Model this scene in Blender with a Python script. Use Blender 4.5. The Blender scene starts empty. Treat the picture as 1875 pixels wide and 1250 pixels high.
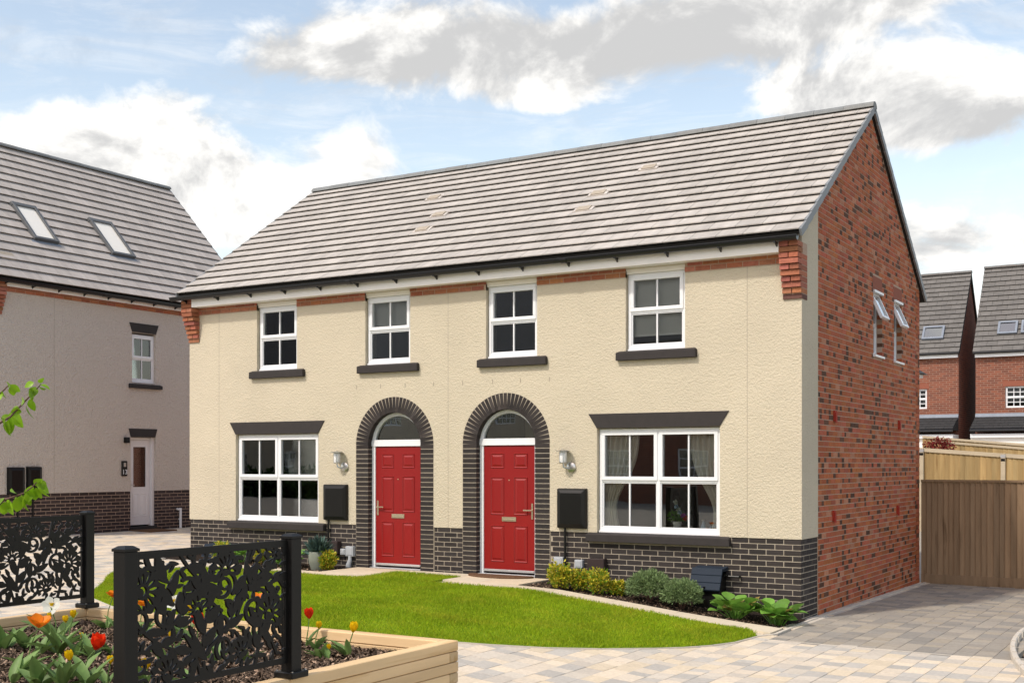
import bpy, bmesh, math, random
import numpy as np
from mathutils import Vector, Matrix, Quaternion
R = math.radians
rng = np.random.default_rng(7); random.seed(7)
S = bpy.context.scene
COL = S.collection
# ------------------------------------------------------------------ camera
CAM = np.array([4.7938, -15.3856, 1.70]); TH = R(31.016); FPX = 2175.08; HOR = 848.43
AX = np.array([-math.sin(TH), math.cos(TH), 0.]); RT = np.array([math.cos(TH), math.sin(TH), 0.]); UP = np.array([0, 0, 1.])
cd = bpy.data.cameras.new('camera'); cam = bpy.data.objects.new('camera', cd); COL.objects.link(cam)
cam.location = CAM; cam.rotation_euler = (R(90), 0, TH)
cd.sensor_width = 36; cd.lens = FPX / 1875 * 36; cd.shift_y = (HOR - 625) / 1875; cd.clip_end = 3000; cd.clip_start = .1
S.camera = cam
def ray(x, y): return AX + RT * (x - 937.5) / FPX + UP * (HOR - y) / FPX
def onX(x, y, X): d = ray(x, y); return CAM + d * (X - CAM[0]) / d[0]
def onY(x, y, Y): d = ray(x, y); return CAM + d * (Y - CAM[1]) / d[1]
def onZ(x, y, Z): d = ray(x, y); return CAM + d * (Z - CAM[2]) / d[2]
def proj(P):
    d = np.asarray(P, float) - CAM; z = d @ AX
    return 937.5 + FPX * (d @ RT) / z, HOR - FPX * d[..., 2] / z, z
# ------------------------------------------------------------------ sun, sky, exposure
SUN = Vector((-.36, -1.0, 1.30)).normalized()
ld = bpy.data.lights.new('sun', 'SUN'); ld.energy = 2.75; ld.angle = R(2.5); ld.color = (1, .95, .86)
sun = bpy.data.objects.new('sun', ld); COL.objects.link(sun); sun.rotation_euler = SUN.to_track_quat('Z', 'Y').to_euler()
sun.location = (-10, -20, 30)
S.view_settings.view_transform = 'Standard'; S.view_settings.look = 'None'; S.view_settings.exposure = 0.0; S.view_settings.gamma = 1
S.view_settings.use_curve_mapping = False
W = bpy.data.worlds.new('World'); S.world = W; W.use_nodes = True
class NT:
    def __init__(s, tree): s.t = tree; s.n = tree.nodes; s.l = tree.links
    def node(s, typ, **kw):
        n = s.n.new(typ)
        for k, v in kw.items():
            if k.startswith('_'): setattr(n, k[1:], v)
            else: s.put(n.inputs[k.replace('__', ' ')], v)
        return n
    def put(s, sock, v):
        if isinstance(v, bpy.types.NodeSocket): s.l.new(v, sock)
        elif v is not None: sock.default_value = v
    def m(s, op, a, b=None, c=None, clamp=False):
        n = s.n.new('ShaderNodeMath'); n.operation = op; n.use_clamp = clamp
        s.put(n.inputs[0], a)
        if b is not None: s.put(n.inputs[1], b)
        if c is not None: s.put(n.inputs[2], c)
        return n.outputs[0]
    def vm(s, op, a, b=None):
        n = s.n.new('ShaderNodeVectorMath'); n.operation = op; s.put(n.inputs[0], a)
        if b is not None: s.put(n.inputs[1], b)
        return n.outputs[0]
    def mix(s, fac, a, b, typ='MIX'):
        n = s.n.new('ShaderNodeMix'); n.data_type = 'RGBA'; n.blend_type = typ; n.clamp_factor = True
        s.put(n.inputs[0], fac); s.put(n.inputs[6], a); s.put(n.inputs[7], b); return n.outputs[2]
    def mr(s, v, a, b, c=0., d=1., smooth=False):
        n = s.n.new('ShaderNodeMapRange'); n.interpolation_type = 'SMOOTHSTEP' if smooth else 'LINEAR'
        for i, q in enumerate((v, a, b, c, d)): s.put(n.inputs[i], q)
        return n.outputs[0]
    def noise(s, vec, scale, detail=3., rough=.5, dist=0.):
        n = s.n.new('ShaderNodeTexNoise'); s.put(n.inputs['Vector'], vec); n.inputs['Scale'].default_value = scale
        n.inputs['Detail'].default_value = detail; n.inputs['Roughness'].default_value = rough; n.inputs['Distortion'].default_value = dist
        return n.outputs['Fac']
def c4(c): return (c[0], c[1], c[2], 1.)
def build_world():
    W.node_tree.nodes.clear(); N = NT(W.node_tree)
    out = N.n.new('ShaderNodeOutputWorld'); bg = N.n.new('ShaderNodeBackground'); N.l.new(bg.outputs[0], out.inputs[0])
    sky = N.n.new('ShaderNodeTexSky'); sky.sky_type = 'NISHITA'; sky.sun_disc = False
    sky.sun_elevation = math.asin(SUN.z); sky.sun_rotation = math.atan2(SUN.x, SUN.y); sky.dust_density = 1.2; sky.ozone_density = 1.5
    tc = N.n.new('ShaderNodeTexCoord'); d = tc.outputs['Generated']
    sx = N.n.new('ShaderNodeSeparateXYZ'); N.l.new(d, sx.inputs[0]); x, y, z = sx.outputs
    az = N.m('ARCTAN2', x, y); el = N.m('ARCSINE', z)
    q = N.vm('MULTIPLY', d, (1, 1, 1.5))
    def fbm(off): return N.noise(N.vm('ADD', q, off), 8.0, 12, .60, .35)
    f1 = fbm((0, 0, 0)); f3 = fbm(tuple(np.array(SUN) * .022)); f2 = N.noise(N.vm('ADD', q, (3.1, 1.7, .4)), 2.4, 4, .5, .2)
    wisp = N.noise(N.vm('MULTIPLY', d, (2, 2, 11)), 3.5, 9, .66, .8)
    def blob(px, py, rx, ry, w):
        r = ray(px, py); r = r / np.linalg.norm(r)
        a0, e0 = math.atan2(r[0], r[1]), math.asin(r[2])
        u = N.m('DIVIDE', N.m('SUBTRACT', az, a0), rx / FPX * .93); v = N.m('DIVIDE', N.m('SUBTRACT', el, e0), ry / FPX * .9)
        n = N.m('MULTIPLY_ADD', u, u, N.m('MULTIPLY', v, v))
        return N.m('MULTIPLY', N.m('POWER', 2.71828, N.m('MULTIPLY', n, -1.)), w)
    def total(bl):
        s = None
        for b in bl:
            k = blob(*b); s = k if s is None else N.m('ADD', s, k)
        return s
    dens = total([(560, 95, 150, 75, .6), (820, 90, 260, 85, .7), (1150, 95, 280, 80, .7), (1480, 30, 260, 60, .55), (1700, -60, 300, 70, .4),
                  (260, 225, 170, 90, .65), (100, 270, 150, 70, .5), (420, 320, 170, 90, .6), (660, 280, 100, 65, .6), (250, 380, 300, 60, .45),
                  (1740, 150, 190, 90, .7), (1500, 175, 160, 55, .55), (1640, 225, 150, 50, .4), (1780, 440, 260, 60, .5), (540, 430, 260, 50, .4),
                  (980, 185, 130, 35, .35), (60, 10, 130, 30, .22),
                  (200, 60, 200, 60, -.5), (1040, 262, 260, 45, -.5), (1760, 320, 190, 35, -.35)])
    D = N.m('ADD', N.m('ADD', dens, N.m('MULTIPLY', N.m('SUBTRACT', f2, .5), .7)), N.m('MULTIPLY', N.m('SUBTRACT', f1, .5), 2.1))
    mask = N.mr(D, .12, .50, 0, 1, True)
    grey = total([(640, 110, 220, 70, .6), (1050, 105, 340, 80, .8), (1330, 70, 260, 60, .6), (1640, 190, 220, 75, .65),
                  (1780, 235, 140, 45, .45), (470, 140, 120, 40, .35), (330, 300, 220, 70, .38), (120, 320, 160, 50, .3), (650, 320, 120, 40, .25), (1760, 440, 240, 50, .2)])
    relief = N.m('MULTIPLY', N.m('SUBTRACT', f3, f1), 5.5)
    G = N.m('ADD', grey, N.m('ADD', relief, N.m('MULTIPLY', N.m('SUBTRACT', f2, .5), .6)))
    cloud = N.mix(N.mr(G, -.25, 1.0, 0, 1, True), (11.6, 11.4, 11.0, 1), (6.6, 6.6, 6.6, 1))
    veil = N.m('MULTIPLY', N.mr(wisp, .40, .78, 0, 1, True), .40)
    hz = N.mr(el, 0., .24, .45, .02)
    fac = N.m('MAXIMUM', mask, N.m('MAXIMUM', veil, hz))
    skyc = N.mix(1., sky.outputs[0], (3.5, 2.85, 2.25, 1), 'MULTIPLY')
    N.l.new(N.mix(fac, skyc, cloud), bg.inputs[0]); bg.inputs[1].default_value = .1
build_world()
try: W.cycles.sampling_method = 'MANUAL'; W.cycles.sample_map_resolution = 1024
except Exception: pass
S.cycles.use_denoising = True
S.cycles.max_bounces = 8; S.cycles.transparent_max_bounces = 12; S.cycles.caustics_reflective = False; S.cycles.caustics_refractive = False
# ------------------------------------------------------------------ materials
M = {}
def mat(name, col, rough=.65, var=.12, scale=6., bump=0., bscale=80., bdist=.004, metal=0., spec=.4, stretch=(1, 1, 1), col2=None, f2=(.45, .65), s2=3.,
        trans=0., bdetail=3., voro=0., det=4., coat=0.):
    m = bpy.data.materials.new(name); m.use_nodes = True; m.node_tree.nodes.clear(); N = NT(m.node_tree)
    out = N.n.new('ShaderNodeOutputMaterial'); b = N.n.new('ShaderNodeBsdfPrincipled'); N.l.new(b.outputs[0], out.inputs[0])
    geo = N.n.new('ShaderNodeNewGeometry'); pos = N.vm('MULTIPLY', geo.outputs['Position'], stretch)
    at = N.n.new('ShaderNodeAttribute'); at.attribute_name = 'tint'
    oi = N.n.new('ShaderNodeObjectInfo')
    tint = N.mix(1., at.outputs['Color'], oi.outputs['Color'], 'MULTIPLY')
    base = c4(col)
    if col2 is not None: base = N.mix(N.mr(N.noise(pos, s2, det, .6), f2[0], f2[1], 0, 1, True), c4(col), c4(col2))
    c = N.mix(1., tint, base, 'MULTIPLY')
    if var:
        v = N.mr(N.noise(pos, scale, det, .6), .25, .75, 1 - var, 1 + var)
        cmb = N.n.new('ShaderNodeCombineColor')
        for i in range(3): N.l.new(v, cmb.inputs[i])
        c = N.mix(1., c, cmb.outputs[0], 'MULTIPLY')
    N.put(b.inputs['Base Color'], c); b.inputs['Roughness'].default_value = rough; b.inputs['Metallic'].default_value = metal
    b.inputs['Specular IOR Level'].default_value = spec
    if coat: b.inputs['Coat Weight'].default_value = coat; b.inputs['Coat Roughness'].default_value = .15
    if bump:
        h = N.noise(pos, bscale, bdetail, .55)
        if voro:
            vn = N.n.new('ShaderNodeTexVoronoi'); N.l.new(pos, vn.inputs['Vector']); vn.inputs['Scale'].default_value = bscale * .55
            h = N.m('ADD', h, N.m('MULTIPLY', vn.outputs['Distance'], voro))
        bn = N.n.new('ShaderNodeBump'); bn.inputs['Strength'].default_value = bump; bn.inputs['Distance'].default_value = bdist
        N.l.new(h, bn.inputs['Height']); N.l.new(bn.outputs[0], b.inputs['Normal'])
    if trans:
        tr = N.n.new('ShaderNodeBsdfTranslucent'); N.put(tr.inputs[0], c); mx = N.n.new('ShaderNodeMixShader'); mx.inputs[0].default_value = trans
        N.l.new(b.outputs[0], mx.inputs[1]); N.l.new(tr.outputs[0], mx.inputs[2]); N.l.new(mx.outputs[0], out.inputs[0])
    M[name] = m; return m
def glassmat(name, tintc=(.75, .8, .8), add=.03, k=1.5, wob=0.):
    m = bpy.data.materials.new(name); m.use_nodes = True; m.node_tree.nodes.clear(); N = NT(m.node_tree)
    out = N.n.new('ShaderNodeOutputMaterial'); t = N.n.new('ShaderNodeBsdfTransparent'); t.inputs[0].default_value = c4(tintc)
    g = N.n.new('ShaderNodeBsdfGlossy'); g.inputs['Roughness'].default_value = .0; g.inputs[0].default_value = (.95, .97, 1, 1)
    fr = N.n.new('ShaderNodeFresnel'); fr.inputs[0].default_value = 1.5
    if wob:
        geo = N.n.new('ShaderNodeNewGeometry'); bn = N.n.new('ShaderNodeBump'); bn.inputs['Strength'].default_value = 1.; bn.inputs['Distance'].default_value = wob
        N.l.new(N.noise(geo.outputs['Position'], 2.2, 1, .4), bn.inputs['Height']); N.l.new(bn.outputs[0], g.inputs['Normal'])
    fac = N.m('MULTIPLY_ADD', fr.outputs[0], k, add, clamp=True)
    mx = N.n.new('ShaderNodeMixShader'); N.l.new(fac, mx.inputs[0]); N.l.new(t.outputs[0], mx.inputs[1]); N.l.new(g.outputs[0], mx.inputs[2]); N.l.new(mx.outputs[0], out.inputs[0])
    M[name] = m; return m
mat('render_cream', (.575, .51, .39), .9, .07, .8, .9, 58, .0125, spec=.15, voro=.5, bdetail=2.5, det=8.)
mat('render_grey', (.60, .535, .475), .9, .10, 30, 1., 36, .030, spec=.15, voro=.6, bdetail=2.5)
mat('render_beige', (.55, .47, .36), .9, .05, 1.3, .6, 55, .01, spec=.15)
mat('mortar_pale', (.38, .33, .265), .95, .12, 20, .4, 150, .003, spec=.1)
mat('mortar_red', (.46, .33, .25), .95, .12, 20, .4, 150, .003, spec=.1)
mat('brick_dark', (.037, .032, .031), .75, .18, 14, .35, 160, .002, spec=.2)
mat('brick_red', (.385, .115, .052), .85, .22, 24, .5, 140, .003, spec=.2)
mat('brick_band', (.34, .132, .078), .85, .2, 24, .4, 140, .003, spec=.2)
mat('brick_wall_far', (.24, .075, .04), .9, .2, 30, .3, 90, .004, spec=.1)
mat('stone_dark', (.036, .031, .030), .75, .12, 9, .25, 120, .002, spec=.3)
mat('tile_pale', (.425, .40, .372), .75, .16, 5, .3, 130, .002, spec=.3, stretch=(1.6, .35, .35))
mat('tile_grey', (.42, .385, .36), .75, .14, 5, .3, 130, .002, spec=.3, stretch=(.35, 1.6, .35))
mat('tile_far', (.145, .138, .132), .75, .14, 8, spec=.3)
mat('tile_black', (.035, .036, .038), .7, .14, 8, spec=.3)
mat('ridge', (.20, .21, .21), .7, .12, 8, .2, 120, .002)
mat('underlay', (.03, .028, .026), .9, .1)
mat('pvc_white', (.80, .81, .83), .32, .015, 3, spec=.5)
mat('pvc_cream', (.88, .85, .81), .45, .03, 3, spec=.4)
mat('gutter_black', (.008, .0085, .010), .3, .1, 3, spec=.5)
mat('plastic_black', (.006, .0058, .0055), .38, .1, 4, .1, 30, .002, spec=.3)
mat('plastic_slate', (.018, .027, .042), .6, .1, 4, spec=.15)
mat('plastic_brown', (.035, .022, .021), .5, .1, 6, spec=.4)
mat('plastic_grey', (.40, .42, .44), .45, .05, 6, spec=.4)
mat('verge', (.23, .24, .245), .55, .1, 5, spec=.35)
mat('skylight_frame', (.10, .105, .11), .45, .1, 5, spec=.4)
mat('lead', (.20, .23, .28), .6, .12, 6, spec=.4)
mat('door_red', (.255, .009, .009), .34, .05, 9, .12, 260, .0015, spec=.45, stretch=(1, 1, .12))
mat('door_white', (.74, .72, .73), .35, .03, 6, spec=.45)
mat('brass', (.86, .76, .56), .28, .05, 8, metal=1.)
mat('steel', (.55, .55, .54), .3, .05, 8, metal=1.)
mat('aluminium', (.70, .71, .72), .38, .05, 8, metal=.7)
mat('opal', (.78, .79, .80), .25, .02, 8, spec=.5)
mat('black_powder', (.0075, .0070, .0065), .42, .1, 5, .06, 300, .0008, spec=.3)
mat('wood_x', (.66, .475, .27), .75, .16, 5, .35, 60, .002, spec=.2, stretch=(.09, 1, 1.3), col2=(.50, .32, .14), f2=(.5, .72), s2=7)
mat('wood_y', (.66, .475, .27), .75, .16, 5, .35, 60, .002, spec=.2, stretch=(1, .09, 1.3), col2=(.50, .32, .14), f2=(.5, .72), s2=7)
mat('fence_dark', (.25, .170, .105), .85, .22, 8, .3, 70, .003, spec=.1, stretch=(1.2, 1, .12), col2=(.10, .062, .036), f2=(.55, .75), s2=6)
mat('fence_pale', (.40, .28, .13), .8, .2, 8, .3, 70, .003, spec=.1, stretch=(1.2, 1, .12), col2=(.22, .13, .05), f2=(.55, .75), s2=6)
mat('fence_rail', (.50, .42, .30), .8, .1, 8, spec=.1, stretch=(.2, 1, 1))
mat('paver', (.55, .50, .43), .85, .12, 26, .5, 160, .002, spec=.2)
mat('paving_bed', (.36, .33, .28), .95, .2, 30, .4, 150, .003, spec=.1)
mat('slab', (.60, .51, .38), .85, .08, 14, .35, 180, .0015, spec=.2)
mat('kerb', (.55, .50, .43), .85, .1, 14, .4, 160, .002, spec=.2)
mat('ground', (.30, .27, .23), .95, .2, 4, spec=.1)
mat('soil', (.030, .022, .017), .95, .35, 25, 1., 60, .02, spec=.1)
mat('lawn_soil', (.16, .24, .015), .95, .3, 9, spec=.05)
mat('grass', (.29, .41, .012), .6, .22, 1.1, spec=.2, trans=.35, col2=(.36, .43, .02), f2=(.45, .7), s2=1.6)
mat('bark', (.16, .115, .085), .9, .3, 60, spec=.1)
mat('leaf_tulip', (.16, .26, .075), .5, .15, 14, spec=.35, trans=.25)
mat('leaf_green', (.16, .33, .05), .4, .15, 14, spec=.45, trans=.25)
mat('leaf_bright', (.22, .40, .015), .4, .15, 14, spec=.4, trans=.45)
mat('leaf_gold', (.50, .43, .03), .55, .2, 12, spec=.25, trans=.3)
mat('leaf_hebe', (.22, .31, .13), .6, .2, 12, spec=.2, trans=.2)
mat('leaf_dark', (.03, .06, .012), .6, .3, 3, spec=.2, trans=.15)
mat('leaf_red', (.20, .03, .025), .6, .2, 12, spec=.2, trans=.2)
mat('leaf_blue', (.12, .20, .17), .6, .2, 12, spec=.2, trans=.15)
mat('petal_orange', (.85, .24, .01), .5, .12, 30, spec=.25, trans=.35)
mat('petal_red', (.78, .045, .008), .5, .12, 30, spec=.25, trans=.35)
mat('petal_yellow', (.85, .60, .01), .5, .08, 30, spec=.25, trans=.35)
mat('petal_white', (.82, .82, .74), .5, .05, 30, spec=.25, trans=.3)
mat('petal_purple', (.45, .10, .40), .5, .1, 30, spec=.25, trans=.2)
mat('stamen', (.02, .012, .01), .7, .1)
mat('twig', (.11, .06, .045), .7, .2, 30, spec=.3)
mat('pot', (.20, .22, .18), .5, .12, 6, spec=.4)
mat('curtain', (.90, .86, .76), .9, .06, 10, spec=.1, trans=.25)
mat('blind', (.78, .76, .71), .9, .04, 6, spec=.1, trans=.2)
mat('interior', (.50, .45, .37), .95, .05, 2, spec=.05)
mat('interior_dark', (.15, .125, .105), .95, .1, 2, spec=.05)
mat('shade_white', (.80, .79, .75), .6, .03, spec=.2, trans=.3)
mat('ceramic', (.75, .73, .70), .2, .03, spec=.5)
mat('toy_blue', (.35, .47, .60), .25, .05, spec=.5)
mat('mat_brown', (.13, .075, .045), .95, .3, 60, .6, 200, .004, spec=.05)
mat('terracotta', (.28, .10, .065), .85, .12, 20, spec=.15)
mat('terracotta_red', (.33, .035, .02), .7, .12, 20, spec=.2)
mat('sail', (.62, .55, .36), .8, .05, spec=.1)
glassmat('glass'); glassmat('glass_sky', (.5, .5, .5), .25, 2.0); glassmat('glass_front', (.92, .94, .93), .04, 1.9, .0008)
def blindglass():
    mat('skylight_blind', (.86, .82, .74), .25, .02, spec=.7)
blindglass()
# ------------------------------------------------------------------ mesh helpers
BOXF = [(0, 3, 2, 1), (4, 5, 6, 7), (0, 1, 5, 4), (1, 2, 6, 5), (2, 3, 7, 6), (3, 0, 4, 7)]
def ident(p): return p
def Tfront(p): return np.stack([p[:, 0], -p[:, 1], p[:, 2]], 1)            # (u, outward, z) on a wall facing -Y at Y=0
def TYb(Y0): return lambda p: np.stack([p[:, 0], Y0 - p[:, 1], p[:, 2]], 1)
def TXb(X0): return lambda p: np.stack([X0 + p[:, 1], p[:, 0], p[:, 2]], 1)  # wall facing +X, u = Y
class MB:
    def __init__(s, T=ident): s.v = []; s.f = []; s.T = T; s.n = 0; s.tn = []
    def add(s, V, F, tint=(1, 1, 1)):
        V = s.T(np.asarray(V, float).reshape(-1, 3)); s.v.append(V); o = s.n
        s.f += [tuple(i + o for i in f) for f in F]; s.n += len(V); s.tn.append(np.tile(np.array(tint, float), (len(V), 1))); return s
    def box(s, a0, a1, b0, b1, z0, z1):
        return s.add([(a0, b0, z0), (a1, b0, z0), (a1, b1, z0), (a0, b1, z0), (a0, b0, z1), (a1, b0, z1), (a1, b1, z1), (a0, b1, z1)], BOXF)
    def hexa(s, pts): return s.add(pts, BOXF)
    def prism(s, poly, b0, b1):                     # poly in (u,z), extruded along the depth axis
        n = len(poly); V = [(p[0], b0, p[1]) for p in poly] + [(p[0], b1, p[1]) for p in poly]
        F = [tuple(range(n))[::-1], tuple(range(n, 2 * n))] + [(i, (i + 1) % n, n + (i + 1) % n, n + i) for i in range(n)]
        return s.add(V, F)
    def slabz(s, poly, z0, z1):                     # poly in (x,y), extruded along z
        n = len(poly); V = [(p[0], p[1], z0) for p in poly] + [(p[0], p[1], z1) for p in poly]
        F = [tuple(range(n))[::-1], tuple(range(n, 2 * n))] + [(i, (i + 1) % n, n + (i + 1) % n, n + i) for i in range(n)]
        return s.add(V, F)
    def tube(s, pts, r, n=8):
        pts = [np.array(p, float) for p in pts]; rr = r if hasattr(r, '__len__') else [r] * len(pts); V = []; F = []
        ref = np.array([0.31, .23, .92])
        for i, p in enumerate(pts):
            t = pts[min(i + 1, len(pts) - 1)] - pts[max(i - 1, 0)]; t = t / (np.linalg.norm(t) + 1e-9)
            a = np.cross(t, ref); a = a / np.linalg.norm(a) if np.linalg.norm(a) > 1e-3 else np.array([1., 0, 0]); b = np.cross(t, a)
            for k in range(n):
                an = 2 * math.pi * k / n; V.append(p + rr[i] * (math.cos(an) * a + math.sin(an) * b))
        for i in range(len(pts) - 1):
            for k in range(n): F.append((i * n + k, i * n + (k + 1) % n, (i + 1) * n + (k + 1) % n, (i + 1) * n + k))
        F.append(tuple(range(n))[::-1]); F.append(tuple(range((len(pts) - 1) * n, len(pts) * n)))
        return s.add(V, F)
    def lathe(s, prof, c, n=16, half=False):
        V = []; F = []; m = len(prof)
        for k in range(n):
            a = 2 * math.pi * k / n
            for (r, z) in prof: V.append((c[0] + r * math.cos(a), c[1] + r * math.sin(a), c[2] + z))
        for k in range(n):
            for i in range(m - 1): F.append((k * m + i, ((k + 1) % n) * m + i, ((k + 1) % n) * m + i + 1, k * m + i + 1))
        F.append(tuple(k * m for k in range(n))[::-1]); F.append(tuple(k * m + m - 1 for k in range(n)))
        return s.add(V, F)
    def build(s, name, m, parent=None, smooth=False, bevel=0., seg=1):
        me = bpy.data.meshes.new(name); me.from_pydata(np.concatenate(s.v).tolist(), [], s.f)
        a = me.attributes.new('tint', 'FLOAT_COLOR', 'POINT'); t = np.concatenate(s.tn); a.data.foreach_set('color', np.c_[t, np.ones(len(t))].ravel())
        bm = bmesh.new(); bm.from_mesh(me); bmesh.ops.recalc_face_normals(bm, faces=bm.faces)
        if bevel:
            ed = [e for e in bm.edges if len(e.link_faces) == 2 and e.calc_face_angle(0) > R(30)]
            bmesh.ops.bevel(bm, geom=ed, offset=bevel, segments=seg, affect='EDGES', profile=.6)
        if smooth:
            for f in bm.faces: f.smooth = True
        bm.to_mesh(me); bm.free(); me.materials.append(M[m])
        if smooth: me.set_sharp_from_angle(angle=R(40))
        return link(name, me, parent)
def link(name, me, parent=None):
    o = bpy.data.objects.new(name, me); COL.objects.link(o)
    if parent is not None: adopt(o, parent)
    return o
WM = {}
def adopt(o, parent):
    o.parent = parent; o.matrix_parent_inverse = WM.get(parent.name, Matrix.Identity(4))
def thing(name, label, cat, loc=(0, 0, 0), group=None):
    o = bpy.data.objects.new(name, None); COL.objects.link(o); o.location = loc; o.empty_display_size = .2
    WM[o.name] = Matrix.Translation(-Vector(loc)); return tag(o, label, cat, group)
def tag(o, label, cat, group=None):
    o['label'] = label; o['category'] = cat
    if group: o['group'] = group
    return o
def kind(o, k, label=None):
    o['kind'] = k
    if label: o['label'] = label
    return o
def np_mesh(name, V, F, m, tint=None, smooth=False):
    """V (n,3), F (k,3|4) arrays"""
    me = bpy.data.meshes.new(name); V = np.asarray(V, np.float32); F = np.asarray(F, np.int32)
    me.vertices.add(len(V)); me.vertices.foreach_set('co', V.ravel()); k = F.shape[1]
    me.loops.add(F.size); me.loops.foreach_set('vertex_index', F.ravel()); me.polygons.add(len(F))
    me.polygons.foreach_set('loop_start', np.arange(0, F.size, k, dtype=np.int32))
    me.update(calc_edges=True)
    if smooth: me.polygons.foreach_set('use_smooth', np.ones(len(F), bool))
    a = me.attributes.new('tint', 'FLOAT_COLOR', 'POINT'); t = np.ones((len(V), 3)) if tint is None else tint
    a.data.foreach_set('color', np.c_[t, np.ones(len(V))].astype(np.float32).ravel()); me.materials.append(M[m]); me.validate(); return me
def chamfer_cube(c=.06):
    bm = bmesh.new(); bmesh.ops.create_cube(bm, size=2.); bmesh.ops.bevel(bm, geom=list(bm.edges), offset=c, segments=1, affect='EDGES')
    bmesh.ops.triangulate(bm, faces=[f for f in bm.faces if len(f.verts) != 4 and len(f.verts) != 3])
    V = np.array([v.co[:] for v in bm.verts]); F = []
    for f in bm.faces:
        i = [v.index for v in f.verts]; F.append(i if len(i) == 4 else i + [i[2]])
    bm.free(); return V, F
CUBE = chamfer_cube(.035)
def tri_fix(F): return [tuple(f) if f[2] != f[3] else tuple(f[:3]) for f in F]
def proto_mesh(name, proto, m, smooth=False):
    me = bpy.data.meshes.new(name); me.from_pydata(proto[0].tolist(), [], tri_fix(proto[1]))
    a = me.attributes.new('tint', 'FLOAT_COLOR', 'POINT'); a.data.foreach_set('color', np.ones(4 * len(proto[0])))
    me.materials.append(M[m])
    if smooth:
        for p in me.polygons: p.use_smooth = True
    return me
def pieces(name, lst, m, parent, limit=300, rest='', proto=CUBE, smooth=False, label=None):
    """lst of (centre, u, v, w, tint): u,v,w half-size vectors. The largest in view become objects, the rest one mesh."""
    if not lst: return
    def orth(q):
        c, u, v, w, t = q; u, v, w = (np.asarray(k, float) for k in (u, v, w)); v2 = v - u * (u @ v) / (u @ u); v2 *= np.linalg.norm(v) / np.linalg.norm(v2)
        n = np.cross(u, v2); n *= np.linalg.norm(w) / np.linalg.norm(n); return (c, u, v2, n if n @ w > 0 else -n, t)
    lst = [orth(q) for q in lst]
    sc = []
    for i, (c, u, v, w, t) in enumerate(lst):
        x, y, z = proj(c); vis = z > .5 and -30 < x < 1905 and -30 < y < 1280
        sc.append((-(np.linalg.norm(u) * max(np.linalg.norm(v), np.linalg.norm(w)) / max(z, .5) ** 2) if vis else 1., i))
    order = [i for _, i in sorted(sc)]
    pm = proto_mesh(name, proto, m, smooth)
    for i in order[:limit]:
        c, u, v, w, t = lst[i]
        o = bpy.data.objects.new(name, pm); COL.objects.link(o)
        Mx = Matrix(((u[0], v[0], w[0], c[0]), (u[1], v[1], w[1], c[1]), (u[2], v[2], w[2], c[2]), (0, 0, 0, 1)))
        adopt(o, parent); o.matrix_basis = Mx; o.color = (t[0], t[1], t[2], 1)
    if len(order) > limit:
        P = np.array(proto[0]); n = len(P); V = []; T = []; F = []; Fp = np.array(proto[1])
        for k, i in enumerate(order[limit:]):
            c, u, v, w, t = lst[i]; V.append(np.asarray(c) + P[:, :1] * np.asarray(u) + P[:, 1:2] * np.asarray(v) + P[:, 2:3] * np.asarray(w))
            T.append(np.tile(np.array(t)[None], (n, 1))); F += tri_fix((Fp + k * n).tolist())
        me = bpy.data.meshes.new(rest or name); me.from_pydata(np.concatenate(V).tolist(), [], F)
        a = me.attributes.new('tint', 'FLOAT_COLOR', 'POINT'); t = np.concatenate(T); a.data.foreach_set('color', np.c_[t, np.ones(len(t))].ravel()); me.materials.append(M[m])
        if smooth:
            for p in me.polygons: p.use_smooth = True
        o = link(rest or name, me, parent); o['kind'] = 'stuff'
def pc(T, u0, u1, d0, d1, z0, z1, t=(1, 1, 1)):
    """axis aligned piece in wall coordinates (u, outward, z)"""
    c = T(np.array([[(u0 + u1) / 2, (d0 + d1) / 2, (z0 + z1) / 2]]))[0]
    e = T(np.array([[0, 0, 0], [(u1 - u0) / 2, 0, 0], [0, (d1 - d0) / 2, 0], [0, 0, (z1 - z0) / 2]], float))
    return (c, e[1] - e[0], e[2] - e[0], e[3] - e[0], t)
def tv(b=1., s=.12):
    k = b * (1 + rng.uniform(-s, s)); w = rng.uniform(-.03, .03); return (k * (1 + w), k, k * (1 - w))
# ------------------------------------------------------------------ ground
GX = [-60, -30, -16.3, -11, -8, -3.4, -2.2, -1.05, 0, 3, 30, 60]; GZ = [.45, .4, .20, .08, 0, -.02, -.145, -.27, -.36, -.38, -.6, -.6]
def g(x, y):
    x = np.asarray(x, float); y = np.asarray(y, float)
    z = np.interp(x, GX, GZ) - .015 * np.clip(y, 0, 7.) * np.clip((x + 2) / 2, 0, 1)
    return z + np.clip((y - 8) / 8, 0, 1) * .55 + np.clip((y - 16) / 10, 0, 1) * .35
def gp(x, y, dz=0.):
    Z = -.2
    for i in range(50):
        P = onZ(x, y, Z); Z = .5 * Z + .5 * (float(g(P[0], P[1])) + dz)
    return P
def make_ground():
    xs = np.unique(np.concatenate([np.linspace(-400, -60, 10), np.array(GX), np.arange(-30, 12, 1.), np.linspace(60, 400, 8)]))
    ys = np.unique(np.concatenate([np.linspace(-400, -40, 10), np.arange(-40, 40, 1.), np.linspace(40, 400, 10)]))
    Xg, Yg = np.meshgrid(xs, ys, indexing='ij'); Z = g(Xg, Yg) - .065
    V = np.stack([Xg, Yg, Z], -1).reshape(-1, 3); ny = len(ys); F = []
    for i in range(len(xs) - 1):
        for j in range(ny - 1): F.append((i * ny + j, (i + 1) * ny + j, (i + 1) * ny + j + 1, i * ny + j + 1))
    return kind(link('ground', np_mesh('ground', V, F, 'paving_bed')), 'structure', 'sandy bedding ground under the block paving')
GROUND = make_ground()
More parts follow.
